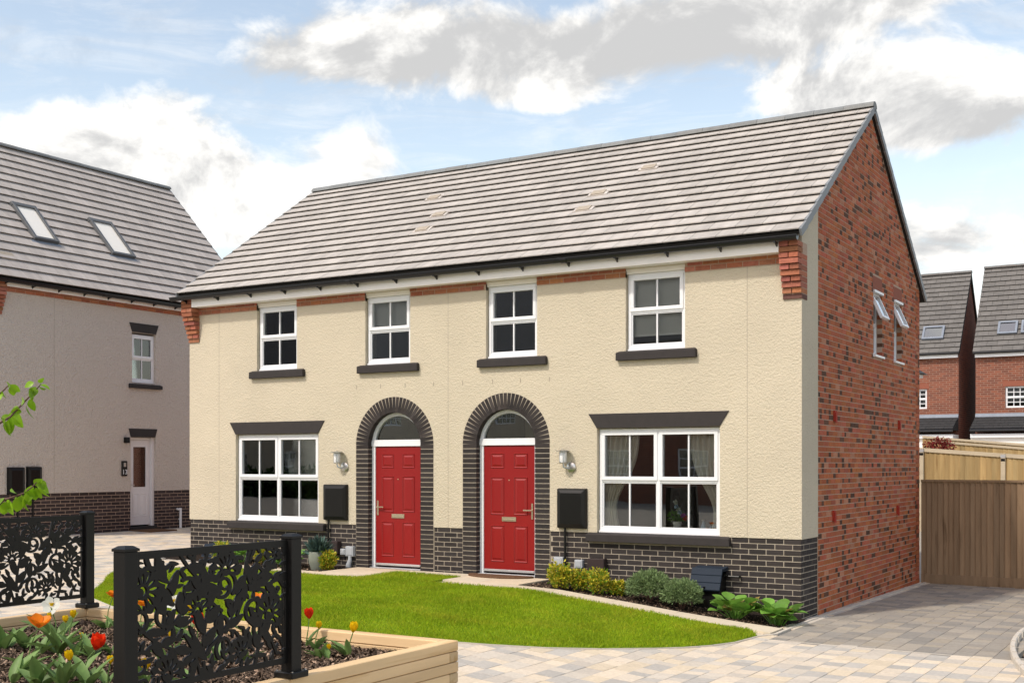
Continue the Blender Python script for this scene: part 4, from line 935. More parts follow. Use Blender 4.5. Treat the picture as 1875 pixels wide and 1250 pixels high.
def side_house():
    H = thing('small_brick_annexe', 'orange brick annexe with white soffit just behind the gable corner', 'annexe', (-3.4, 16.5, .3))
    m = MB(); m.box(-5., -1.90, 15.5, 15.8, 0, 3.95); m.build('wall', 'brick_courses', H)
    m = MB(); m.box(-5., -1.80, 15.3, 15.82, 3.86, 3.94); m.build('soffit', 'pvc_white', H)
    m = MB(); m.add([(-5., 15.2, 3.945), (-1.68, 15.2, 3.945), (-1.68, 15.85, 3.945), (-5., 15.85, 3.945), (-5., 15.3, 4.12), (-1.95, 15.5, 4.12), (-1.95, 15.8, 4.12), (-5., 15.85, 4.12)], BOXF); m.build('roof', 'tile_black', H)
side_house()
# ------------------------------------------------------------------ fences
def fence(label, Y, x0, x1, zb, zt, wb, m, mr, posts=(), cap=.045, gravel=0., rake=0., name='close_board_fence', group='timber fences behind the house'):
    F_ = thing(name, label, 'fence', (x0, Y, float(g(x0, Y))), group); T = TYb(Y); L = []; x = x0
    zt_ = lambda x: zt + rake * (x - x0)
    while x < x1:
        w = wb * rng.uniform(.9, 1.1); c = x + w / 2; a, b = zb(c) + gravel, zt_(c) - (cap if cap else 0); bb = tv(1, .18)
        L.append((np.array((c, Y - .006, (a + b) / 2)), np.array((w / 2 - .001, .009, 0)), np.array((-.004, .007, 0)), np.array((0, 0, (b - a) / 2)), bb)); x += w
    pieces('board', L, m, F_, 300, 'boards', proto=chamfer_cube(.05))
    n = max(1, int((x1 - x0) / 1.8)); xs = np.linspace(x0, x1, n + 1)
    for a, b in zip(xs[:-1], xs[1:]):
        q = MB(T); q.hexa([(a, -.04, zt_(a) - cap), (b - .003, -.04, zt_(b) - cap), (b - .003, .045, zt_(b) - cap), (a, .045, zt_(a) - cap), (a, -.04, zt_(a)), (b - .003, -.04, zt_(b)), (b - .003, .045, zt_(b)), (a, .045, zt_(a))]); q.build('capping_rail', mr, F_)
        q = MB(T); q.box(a, b - .003, -.055, -.012, (zb(a) + zt_(a)) / 2, (zb(a) + zt_(a)) / 2 + .08); q.build('rear_rail', m, F_)
        if gravel:
            q = MB(T); q.box(a, b - .003, -.02, .02, zb(a) - .25, zb(a) + gravel); q.build('gravel_board', m, F_)
    for p in posts:
        q = MB(T); q.box(p - .05, p + .05, -.02, .075, zb(p) - .25, zt_(p) - .0); po = q.build('post', mr, F_, bevel=.004)
        q = MB(T); q.box(p - .053, p + .053, -.02, .08, zt_(p) - .10, zt_(p) - .03); q.build('post_bracket', 'aluminium', po); q = MB(T); q.box(p - .045, p + .045, .02, .079, zt_(p) - .18, zt_(p) - .12); q.build('bracket_slot', 'plastic_black', po)
zg = lambda Y: (lambda x: float(g(x, Y)))
fence('shaded brown close board fence closing the end of the drive', 7.02, .03, 5.2, zg(7.02), 1.41, .095, 'fence_dark', 'fence_dark', cap=.04, gravel=.16)
fence('taller pale timber fence with metal post brackets above the brown fence', 14., -1.6, 4.2, zg(14.), 2.09, .115, 'fence_pale', 'fence_rail', posts=(-1.44, .38, 2.2), cap=.09, rake=-.078)
fence('pale rail topped garden fence, second behind the brown one', 18., -2.0, 4., zg(18.), 2.33, .12, 'fence_pale', 'fence_rail', cap=.06, rake=-.09)
fence('pale garden fence nearest the brick townhouses', 23.5, -3.3, 4., zg(23.5), 2.56, .12, 'fence_pale', 'fence_rail', cap=.07, rake=-.09)
fence('pale garden fence between the townhouses and the taller fence', 20.5, -2.8, 4., zg(20.5), 2.51, .12, 'fence_pale', 'fence_rail', cap=.06, rake=-.095)
# ------------------------------------------------------------------ leaves and shrubs
def leaf_cloud(name, P, Nrm, size, asp, m, par, tint, smooth=False):
    """many small leaves: P points, Nrm outward directions"""
    n = len(P); r = rng.normal(0, 1, (n, 3)); d = Nrm + r * .55; d /= np.linalg.norm(d, axis=1)[:, None]; s = np.cross(d, rng.normal(0, 1, (n, 3))); s /= np.linalg.norm(s, axis=1)[:, None]
    L = size * rng.uniform(.7, 1.3, n)[:, None]; w = L * asp; nn = np.cross(d, s) * L * .15
    V = np.stack([P, P + d * L * .5 + s * w / 2 + nn, P + d * L, P + d * L * .5 - s * w / 2 + nn], 1).reshape(-1, 3); k = np.arange(n)[:, None] * 4
    F = np.concatenate([k + np.array([[0, 1, 2]]), k + np.array([[0, 2, 3]])]); return link(name, np_mesh(name, V, F, m, np.repeat(tint, 4, 0)), par)
def gold_shrub(x, y, h, w, label, n=1100, sprigs=6, m='leaf_gold'):
    z = float(g(x, y)); t = thing('golden_shrub', label, 'shrub', (x, y, z), 'golden variegated shrubs by the wall'); st = MB(); P = []; D = []
    for k in range(sprigs):
        a = rng.uniform(0, 6.28); r = rng.uniform(.1, .5) * w if k else 0.; hx = h * rng.uniform(.6, 1.) if k else h; b = np.array((x, y, z)); tip = b + np.array((r * math.cos(a), r * math.sin(a) * .7, hx)); st.tube([b + (0, 0, -.03), b + (tip - b) * .5 + np.array((.02, 0, 0)), tip], [.008, .006, .003], 5)
        mm = n // sprigs; s = rng.beta(1.6, 1.1, mm); rad = (.055 + .06 * np.sin(np.clip(s, 0, 1) * 3.0)) * (1 + w); an = rng.uniform(0, 6.28, mm); o = np.stack([np.cos(an), np.sin(an), rng.uniform(-.2, .5, mm)], 1)
        P.append(b + (tip - b) * s[:, None] + o * rad[:, None] * rng.uniform(.4, 1, mm)[:, None]); D.append(o + np.array((0, 0, .5)))
    st.build('stem', 'twig', t); P = np.concatenate(P); D = np.concatenate(D); D /= np.linalg.norm(D, axis=1)[:, None]
    k = rng.random(len(P))[:, None]; tint = np.where(k < .35, np.array([[.35, .75, .8]]), np.where(k < .8, np.array([[1., 1., 1.]]), np.array([[1.5, 1.55, 3.]]))) * rng.uniform(.75, 1.2, (len(P), 1))
    leaf_cloud('foliage', P, D, .042, .55, m, t, tint)
def dome_shrub(x, y, rx, rz, label, n=7000):
    z = float(g(x, y)); t = thing('domed_shrub', label, 'shrub', (x, y, z), 'rounded grey-green shrubs by the path'); a = rng.uniform(0, 6.28, n); c = rng.uniform(-.25, 1, n); s = np.sqrt(1 - np.clip(c, -1, 1) ** 2)
    D = np.stack([np.cos(a) * s, np.sin(a) * s, c], 1); lump = 1 + .10 * np.sin(D[:, 0] * 9 + 1.3) * np.sin(D[:, 1] * 8) + .07 * np.sin(D[:, 2] * 13 + D[:, 0] * 11)
    P = np.array((x, y, z + rz * .42)) + D * np.array((rx, rx * .85, rz * .6)) * (lump * rng.uniform(.72, 1.0, n))[:, None]
    leaf_cloud('foliage', P, D * .9 + np.array((0, 0, .35)), .045, .26, 'leaf_hebe', t, (rng.uniform(.6, 1.3, (n, 1)) * np.array([[1, 1, 1.]])))
    st = MB()
    for k in range(9):
        an = k * .7; st.tube([(x, y, z - .03), (x + .3 * rx * math.cos(an), y + .3 * rx * math.sin(an), z + rz * .3), (x + .7 * rx * math.cos(an), y + .6 * rx * math.sin(an), z + rz * .6)], [.01, .007, .003], 5)
    st.build('stem', 'twig', t)
def leaf_proto(n=6, droop=.35, fold=.18, wide=.5, peak=.45):
    V = []; F = []
    for i in range(n + 1):
        s = i / n; w = math.sin(math.pi * min(s / (2 * peak), 1) if s < peak else math.pi * (.5 + .5 * (s - peak) / (1 - peak))); w = max(w, .02) ** .8 * wide; z = -droop * s * s; V += [(-w, s, z + fold * w), (0, s, z), (w, s, z + fold * w)]
    for i in range(n):
        for k in (0, 1): F.append([i * 3 + k, i * 3 + k + 1, i * 3 + k + 4, i * 3 + k + 3])
    return np.array(V), F
LEAF_ROUND = leaf_proto(7, .22, .2, .56, .55); LEAF_DROOP = leaf_proto(7, .25, .3, .27, .42); LEAF_STRAP = leaf_proto(8, .28, .55, .16, .38); PETAL = leaf_proto(6, -.32, .35, .42, .55); PETAL_OPEN = leaf_proto(6, -.15, .3, .45, .6)
def orient(d, upv, roll=0.):
    d = np.array(d, float); d /= np.linalg.norm(d); u = np.cross(d, upv); u /= np.linalg.norm(u) + 1e-9; w = np.cross(u, d); c, s = math.cos(roll), math.sin(roll); return u * c + w * s, d, w * c - u * s
def leafpiece(p, d, L, W=None, roll=0., t=(1, 1, 1), upv=(0, 0, 1)):
    u, v, w = orient(d, np.array(upv, float) + 1e-3, roll); W = L if W is None else W; return (np.array(p, float), u * W, v * L, w * L, t)
def bergenia(x, y, label, n=17, s=.15):
    n = int(n * 2.3); s *= 1.2
    z = float(g(x, y)); t = thing('broad_leaved_plant', label, 'plant', (x, y, z), 'broad leaved plants at the bed end'); L = []; st = MB()
    for k in range(n):
        a = rng.uniform(0, 6.28); e = rng.uniform(.1, 1.1); r = rng.uniform(.03, .27); hp = np.array((x + r * math.cos(a), y + r * math.sin(a) * .8, z + rng.uniform(.06, .20))); st.tube([(x + r * .3 * math.cos(a), y + r * .3 * math.sin(a), z - .02), hp], [.007, .005], 5)
        d = np.array((math.cos(a) * math.cos(e), math.sin(a) * math.cos(e), math.sin(e))); tt = tuple(np.array((1, 1, 1)) * rng.uniform(.75, 1.25)) if rng.random() > .12 else (2.2, .8, 1.5); L.append(leafpiece(hp, d, s * rng.uniform(.75, 1.15), s * rng.uniform(.8, 1.05), rng.uniform(-.4, .4), tt))
    st.build('stem', 'leaf_green', t); pieces('leaf', L, 'leaf_green', t, 300, proto=LEAF_ROUND, smooth=True)
for k, (px, py, h, w, lb, sp) in enumerate([(1022, 1078, .36, .26, 'tall golden shrub nearest the right-hand red door', 8), (1062, 1080, .27, .16, 'smaller golden shrub between two taller ones under the grey boxes', 5), (1095, 1087, .34, .20, 'golden shrub in front of the brown wall box', 6), (1128, 1088, .17, .10, 'lowest golden shrub tucked beside the rounded green bush', 4), (598, 1043, .30, .20, 'golden shrub beside the left-hand red door under the brown box', 7)]):
    p = gp(px, py); gold_shrub(p[0], max(p[1], -.85), h, w, lb, 1500 if k in (0, 4) else 1000, sp)
for X, Y, h, w, lb in ((-9.0, -.55, .34, .22, 'golden shrub seen through the front metal screen'), (-9.9, -.6, .30, .2, 'golden shrub seen through the screen beside the left slate box')): gold_shrub(X, Y, h, w, lb, 900, 6)
p = gp(1160, 1108); dome_shrub(p[0], -.58, .30, .40, 'larger rounded grey-green shrub beside the golden shrubs')
p = gp(1230, 1118); dome_shrub(p[0], -.62, .26, .36, 'rounded grey-green shrub next to the slate meter box')
p = gp(1352, 1128); bergenia(p[0], -.62, 'broad leaved green plant in front of the slate meter box', 18); p = gp(1408, 1140); bergenia(-.12, -.62, 'broad leaved plant with reddish leaves at the house corner', 20)
bergenia(-8.4, -.6, 'broad leaved green plant seen through the front metal screen', 14, .13); bergenia(-9.5, -.5, 'broad leaved green plant left of the golden shrub behind the screen', 14, .13)
def red_shrub():
    z = float(g(-1.35, 14.8)); t = thing('red_leaved_shrub', 'red leaved shrub poking above the pale fence by the gable', 'shrub', (-1.3, 14.8, z)); n = 900; a = rng.normal(0, 1, (n, 3)); a /= np.linalg.norm(a, axis=1)[:, None]
    leaf_cloud('foliage', np.array((-1.2, 14.8, 2.12)) + a * np.array((.38, .3, .22)) * rng.uniform(.3, 1, (n, 1)), a, .06, .5, 'leaf_red', t, rng.uniform(.5, 1.5, (n, 1)) * np.ones((1, 3))); st = MB(); st.tube([(-1.25, 14.8, z - .05), (-1.2, 14.8, 2.1)], [.02, .01], 6); st.build('stem', 'twig', t)
red_shrub()
def fescue_pot():
    x, y = -7.72, -.62; z = float(g(x, y)) - .01; t = thing('planted_pot', 'glazed grey-green pot of bluish grass beside the left door', 'plant pot', (x, y, z)); m = MB(); m.lathe([(.11, 0), (.15, .12), (.165, .26), (.15, .30), (.135, .30), (.13, .25), (.02, .25)], (x, y, z), 24); m.build('pot', 'pot', t, smooth=True)
    n = 500; a = rng.uniform(0, 6.28, n); e = rng.uniform(.5, 1.5, n); D = np.stack([np.cos(a) * np.cos(e), np.sin(a) * np.cos(e), np.sin(e)], 1); P = np.array((x, y, z + .25)) + D * .02; leaf_cloud('grass_tuft', P, D * 2.5, .25, .02, 'leaf_blue', t, rng.uniform(.7, 1.3, (n, 1)) * np.ones((1, 3)))
fescue_pot()
# ------------------------------------------------------------------ wall fittings on the house
def wall_lamp(x, label):
    t = thing('wall_lamp', label, 'lamp', (x, -.05, 1.75), 'lamps beside the red doors'); z0 = 1.645; s = 1
    m = MB(); 
    m.add(*disc((x + .075, -.002, z0), .075, .03)); m.build('backplate', 'steel', t, smooth=True)
    m = MB(); m.tube([(x + .075, -.03, z0), (x + .06, -.08, z0 - .02), (x + .0, -.105, z0 + .0), (x - .01, -.11, z0 + .06)], .011, 8); m.build('arm', 'steel', t, smooth=True)
    m = MB(); m.lathe([(.045, 0), (.05, .01), (.05, .15), (.045, .16)], (x - .01, -.11, z0 + .075), 16); m.build('diffuser', 'opal', t, smooth=True)
    m = MB(); m.lathe([(.052, 0), (.055, .006), (.055, .014), (.05, .02)], (x - .01, -.11, z0 + .06), 16); m.lathe([(.09, 0), (.105, .006), (.105, .012), (.03, .022), (.02, .03)], (x - .01, -.11, z0 + .235), 20)
    for k in range(4):
        a = k * math.pi / 2 + .5; m.tube([(x - .01 + .054 * math.cos(a), -.11 + .054 * math.sin(a), z0 + .07), (x - .01 + .054 * math.cos(a), -.11 + .054 * math.sin(a), z0 + .24)], .003, 5)
    m.build('lamp_cage', 'steel', t)
def disc(c, r, d, n=20):
    V = []; F = []
    for e, rr in ((0, r), (-d * .7, r), (-d, r * .8)):
        for k in range(n): a = 2 * math.pi * k / n; V.append((c[0] + rr * math.cos(a), c[1] + e, c[2] + rr * math.sin(a)))
    for j in (0, 1):
        for k in range(n): F.append((j * n + k, j * n + (k + 1) % n, (j + 1) * n + (k + 1) % n, (j + 1) * n + k))
    F.append(tuple(range(n))); F.append(tuple(range(2 * n, 3 * n))); return V, F
wall_lamp(-7.745, 'steel wall lamp between the left ground window and left red door'); wall_lamp(-3.51, 'steel wall lamp between the right red door and curtained window')
def meter_cabinet(x0, x1, z0, z1, label, pipe, zp, T=Tfront, loc=None, ins=True, grp='black meter cabinets on the cream wall'):
    c = T(np.array([[(x0 + x1) / 2, 0., z0]]))[0]; t = thing('meter_cabinet', label, 'meter box', tuple(c), grp); m = MB(T); i = .05
    m.add([(x0, 0.001, z0), (x1, 0.001, z0), (x1, 0.001, z1), (x0, 0.001, z1), (x0 + .01, .06, z0 + .01), (x1 - .01, .06, z0 + .01), (x1 - .01, .06, z1 - .01), (x0 + .01, .06, z1 - .01)], BOXF)
    m.build('cabinet', 'plastic_black', t, bevel=.012, seg=2); m = MB(T); a0, a1, b0, b1 = x0 + .02, x1 - .02, z0 + .02, z1 - .02
    m.add([(a0, .058, b0), (a1, .058, b0), (a1, .058, b1), (a0, .058, b1), (a0 + i, .078, b0 + i), (a1 - i, .078, b0 + i), (a1 - i, .078, b1 - i), (a0 + i, .078, b1 - i)], BOXF); m.build('cover', 'plastic_black', t, bevel=.006)
    m = MB(T); m.tube([(pipe, .03, z0 + .01), (pipe, .03, zp)], .018, 8); m.build('pipe', 'plastic_black', t)
meter_cabinet(-8.10, -7.60, .76, 1.36, 'black meter cabinet right of the left ground window', -8.0, .30); meter_cabinet(-3.66, -3.17, .75, 1.34, 'black meter cabinet left of the curtained window', -3.53, -.08)
def box_thing(name, label, cat, m, x0, x1, z0, z1, out, bev=.008, extra=None, grp=None):
    b = MB(Tfront); b.box(x0, x1, -.018, out, z0, z1)
    if extra: extra(b)
    o = b.build(name, m, None, bevel=bev); tag(o, label, cat, grp); return o
box_thing('service_box', 'brown service box under the pipe by the left door', 'service box', 'plastic_brown', -8.06, -7.76, .21, .42, .10, grp='service boxes low on the plinth')
box_thing('service_box', 'brown service box above the golden shrubs on the right', 'service box', 'plastic_brown', -3.13, -2.86, .13, .33, .10, grp='service boxes low on the plinth')
def greybox(x0, x1, z0, z1, lb, pipe=None):
    t = thing('socket_box', lb, 'service box', ((x0 + x1) / 2, 0, z0), 'grey boxes low on the plinth'); b = MB(Tfront); b.box(x0, x1, -.015, .06, z0, z1); b.build('cover', 'plastic_grey', t, bevel=.01, seg=2)
    b = MB(Tfront); b.box(x0 + .02, x1 - .02, .055, .066, z0 + .02, z1 - .02); b.build('lid', 'plastic_grey', t, bevel=.004)
    if pipe is not None:
        b = MB(); c = (x0 + x1) / 2; b.tube([(c, -.035, z0 + .01), (c, -.035, z0 - .06), (c - .01, -.06, z0 - .14), (c - .01, -.06, pipe)], [.03, .035, .045, .05], 10); b.build('pipe', 'plastic_grey', t, smooth=True)
greybox(-7.62, -7.46, .18, .345, 'grey service box beside the left door with a pipe below', -.02); greybox(-7.73, -7.63, .20, .30, 'small grey socket touching the brown box by the left door'); greybox(-3.71, -3.55, .17, .33, 'grey service box with pipe nearest the right door', -.04); greybox(-3.36, -3.23, .18, .30, 'small grey socket cover left of the right-hand brown box')
def gas_box(x0, x1, label):
    xm = (x0 + x1) / 2; zb = float(g(xm, -.2)); zt = .27; t = thing('gas_meter_box', label, 'meter box', (xm, -.15, zb), 'slate gas meter boxes in the bed'); m = MB(); i = .03
    m.add([(x0 + i, -.27, zb - .05), (x1 - i, -.27, zb - .05), (x1 - i, -.001, zb - .05), (x0 + i, -.001, zb - .05), (x0 + i, -.25, zt - .20), (x1 - i, -.25, zt - .20), (x1 - i, -.001, zt - .03), (x0 + i, -.001, zt - .03)], BOXF); m.build('body', 'plastic_black', t, bevel=.006)
    m = MB(); a, b = np.array((0, -.31, zt - .29)), np.array((0, -.19, zt))
    for k in range(3):
        p, q = a + (b - a) * (k / 3 + .005), a + (b - a) * ((k + 1) / 3 - .01); m.add([(x, *(e + o)[1:]) for o in (np.array((0, 0, 0)), np.array((0, -.02, .022))) for x, e in ((x0, p), (x1, p), (x1, q), (x0, q))], BOXF)
    m.add([(x0, -.21, zt - .03), (x1, -.21, zt - .03), (x1, -.001, zt - .03), (x0, -.001, zt - .03), (x0, -.20, zt + .005), (x1, -.20, zt + .005), (x1, -.001, zt + .03), (x0, -.001, zt + .03)], BOXF); m.build('lid', 'plastic_slate', t, bevel=.004)
    m = MB(); m.box(xm - .012, xm + .012, -.338, -.31, zt - .25, zt - .225); m.build('lock', 'plastic_black', t); m = MB(); m.tube([(x1 - .02, -.06, zt - .10), (x1 + .17, -.05, zt - .10), (x1 + .17, -.001, zt - .10)], .016, 8); m.build('pipe', 'plastic_black', t, smooth=True)
gas_box(-1.46, -1.02, 'slate gas meter box with sloping lid below the curtained window'); gas_box(-10.66, -10.2, 'slate gas meter box behind the metal screen at the far corner')
m = MB(); n = 20; m.slabz([(-4.575 + .56 * math.cos(a), -.10 - .36 * math.sin(a)) for a in np.linspace(0, math.pi, n)], -.0, .03); tag(m.build('doormat', 'mat_brown', None, bevel=.006), 'brown half-round doormat before the right-hand red door', 'doormat')
m = MB(); m.box(-16.25, -15.55, 2.95, 3.75, float(g(-15.9, 3.4)) - .03, float(g(-15.9, 3.4)) + .025); tag(m.build('doormat', 'mat_brown', None, bevel=.006), 'dark rectangular doormat at the grey house door', 'doormat')
TGX = TXb(XG)
meter_cabinet(-.10, .30, 1.07, 1.63, 'black meter cabinet furthest left on the grey house', .14, .3, TGX, grp='black meter cabinets on the grey house'); meter_cabinet(.35, .71, 1.07, 1.64, 'black meter cabinet right of its twin on the grey house', .5, .3, TGX, grp='black meter cabinets on the grey house')
m = MB(TGX); m.box(2.87, 2.97, .001, .10, 2.16, 2.29); m.box(2.885, 2.955, .10, .108, 2.175, 2.275); tag(m.build('door_light', 'plastic_black', None, bevel=.006), 'black cube light beside the grey house door lintel', 'lamp')
def number_sign():
    t = thing('house_number_sign', 'black number plaque reading 13 beside the grey house door', 'sign', (XG, 2.88, 1.5)); m = MB(TGX); m.box(2.80, 2.96, .001, .03, 1.42, 1.76); m.build('plaque', 'plastic_black', t, bevel=.01)
    m = MB(TGX); m.box(2.85, 2.91, .03, .042, 1.63, 1.72); m.build('bell', 'steel', t, bevel=.004)
    cu = bpy.data.curves.new('digits', 'FONT'); cu.body = '13'; cu.size = .15; cu.extrude = .003; cu.align_x = 'CENTER'; o = bpy.data.objects.new('tmp', cu); COL.objects.link(o); me = bpy.data.meshes.new_from_object(o.evaluated_get(bpy.context.evaluated_depsgraph_get())); bpy.data.objects.remove(o)
    a = me.attributes.new('tint', 'FLOAT_COLOR', 'POINT'); a.data.foreach_set('color', np.ones(4 * len(me.vertices))); me.materials.clear(); me.materials.append(M['pvc_white']); d = link('digits', me, t)
    d.matrix_basis = Matrix(((0, 0, 1, XG + .034), (1, 0, 0, 2.88), (0, 1, 0, 1.465), (0, 0, 0, 1)))
number_sign()
m = MB(TGX); m.tube([(4.51, .05, .17), (4.51, .05, .66)], .03, 10); m.tube([(4.51, .05, .62), (4.40, .045, .64)], .022, 8); m.tube([(4.51, .0, .4), (4.51, .05, .4)], .02, 8); tag(m.build('waste_pipe', 'pvc_white', None, smooth=True), 'short white waste pipe near the right end of the grey house', 'pipe')
# ------------------------------------------------------------------ things seen through the windows
def curtain(x0, x1, z0, z1, y, label, tie, mirror=False):
    n = 60; rows = 24; V = []; F = []
    for j in range(rows + 1):
        s = j / rows; z = z1 + (z0 - z1) * s; k = 1 - .62 * math.exp(-((s - tie) / .33) ** 2) if s < tie else 1 - .62 * math.exp(-((s - tie) / .5) ** 2)
        for i in range(n + 1):
            t = i / n; w = (x1 - x0) * k; x = x1 - w * (1 - t) if mirror else x0 + w * t; V.append((x, y + .035 * math.sin(t * 44 + s * .8) * (.5 + .5 * k) + .012 * math.sin(t * 17 + 2 * s), z))
    for j in range(rows):
        for i in range(n): F.append((j * (n + 1) + i, j * (n + 1) + i + 1, (j + 1) * (n + 1) + i + 1, (j + 1) * (n + 1) + i))
    o = link('curtain', np_mesh('curtain', V, F, 'curtain', smooth=True)); tag(o, label, 'curtain', 'curtains in the right ground window')
curtain(-3.02, -2.42, .72, 2.25, .185, 'pale curtain drawn back at the left of the right ground window', .78); curtain(-1.66, -1.10, .72, 2.25, .185, 'pale curtain drawn back at the right of the right ground window', .82, True)
def blind(x0, x1, z0, z1, y, label):
    m = MB(); m.box(x0, x1, y, y + .006, z0, z1); t = thing('roller_blind', label, 'blind', ((x0 + x1) / 2, y, z0), 'roller blinds in the windows'); m.build('cloth', 'blind', t); m = MB(); m.box(x0, x1, y - .008, y + .014, z0 - .03, z0); m.build('bottom_bar', 'pvc_cream', t); m = MB(); m.tube([(x0, y + .02, z1 + .02), (x1, y + .02, z1 + .02)], .025, 8); m.build('roller', 'pvc_cream', t)
blind(-10.1, -8.26, 1.50, 2.18, .17, 'grey roller blind half lowered in the left ground window'); blind(-2.54, -1.67, 3.55, 4.40, .17, 'grey roller blind almost fully lowered in the rightmost upper window'); blind(-7.23, -6.37, 3.86, 4.40, .17, 'grey roller blind half lowered above the left door'); blind(-9.60, -8.73, 3.86, 4.40, .17, 'grey roller blind in the leftmost upper window')
def boat():
    t = thing('model_boat', 'cream sailed model boat on the leftmost upper window sill', 'ornament', (-9.1, .4, 3.34)); m = MB(); m.add([(-9.32, .38, 3.34), (-8.92, .38, 3.34), (-8.92, .44, 3.34), (-9.32, .44, 3.34), (-9.38, .36, 3.42), (-8.86, .36, 3.42), (-8.86, .46, 3.42), (-9.38, .46, 3.42)], BOXF); m.build('hull', 'twig', t, bevel=.01)
    for pts in ([(-9.30, 3.44), (-9.14, 3.44), (-9.14, 3.80)], [(-9.11, 3.44), (-8.90, 3.44), (-9.11, 3.72)]): m = MB(Tfront); m.prism(pts, -.415, -.41); m.build('sail', 'sail', t)
    m = MB(); m.tube([(-9.125, .412, 3.42), (-9.125, .412, 3.84)], .006, 6); m.build('mast', 'twig', t)
boat()
def sill_board(x0, x1, z):
    m = MB(); m.box(x0, x1, .135, .52, z - .03, z); return m
for k, ((a, b), z, lb) in enumerate([(GW[0], .735, 'right ground'), (GW[1], .735, 'left ground'), (UW[3], 3.34, 'leftmost upper')]):
    o = sill_board(a, b, z).build('window_board', 'pvc_cream'); tag(o, 'inner window board of the %s window' % lb, 'window sill')
def vase():
    x, y, z = -1.86, .21, .735; t = thing('flower_vase', 'white patterned vase of mixed flowers on the right window board', 'vase', (x, y, z)); m = MB(); m.lathe([(.05, 0), (.05, .01), (.065, .14), (.068, .15), (.06, .15), (.045, .03)], (x, y, z), 18); m.build('pot', 'ceramic', t, smooth=True)
    n = 160; a = rng.normal(0, 1, (n, 3)); a[:, 2] = np.abs(a[:, 2]); a /= np.linalg.norm(a, axis=1)[:, None]; leaf_cloud('foliage', np.array((x, y, z + .16)) + a * np.array((.12, .08, .16)) * rng.uniform(.2, 1, (n, 1)), a, .06, .35, 'leaf_green', t, np.ones((n, 3)))
    for (dx, dz, mm) in ((.10, .24, 'petal_purple'), (.14, .20, 'petal_red'), (.03, .32, 'petal_white'), (-.01, .42, 'petal_white'), (.05, .28, 'toy_blue'), (-.08, .18, 'petal_white'), (.0, .36, 'toy_blue')):
        k = 40; a = rng.normal(0, 1, (k, 3)); a /= np.linalg.norm(a, axis=1)[:, None]; leaf_cloud('bloom', np.array((x + dx, y - .02, z + dz)) + a * .008, a, .035, .6, mm, t, np.ones((k, 3))); st = MB(); st.tube([(x, y, z + .12), (x + dx, y - .02, z + dz)], .003, 5); st.build('stem', 'leaf_green', t)
vase()
def scooter():
    x, y, z = -1.36, .20, .735; t = thing('toy_scooter', 'pale blue toy scooter at the right end of the window board', 'toy', (x, y, z)); m = MB()
    for dx in (-.12, .13): 
        V, F = disc((x + dx, y + .015, z + .035), .035, .03); m.add(V, F)
    m.build('wheel', 'plastic_black', t); m = MB(Tfront); d0, d1 = -y - .03, -y + .03
    m.prism([(x - .14, z + .06), (x - .08, z + .05), (x - .06, z + .04), (x + .03, z + .04), (x + .05, z + .07), (x + .17, z + .06), (x + .18, z + .09), (x + .12, z + .115), (x + .02, z + .105), (x - .02, z + .06), (x - .07, z + .07), (x - .085, z + .17), (x - .10, z + .17)], d0, d1); m.build('body', 'toy_blue', t, bevel=.008)
    m = MB(); m.tube([(x - .10, y - .05, z + .175), (x - .10, y + .05, z + .175)], .008, 6); m.box(x + .02, x + .13, y - .025, y + .025, z + .115, z + .13); m.build('handlebar', 'steel', t)
scooter()
def lamp_shade():
    x, y = -8.95, 1.3; t = thing('pendant_lamp', 'white pendant lampshade inside the left ground window', 'lamp', (x, y, 1.55)); m = MB(); m.lathe([(.02, .2), (.12, .17), (.23, .08), (.27, 0), (.25, 0), (.1, .14)], (x, y, 1.32), 20); m.build('shade', 'shade_white', t, smooth=True); m = MB(); m.tube([(x, y, 1.5), (x, y, 2.58)], .004, 5); m.build('cord', 'plastic_black', t)
lamp_shade()
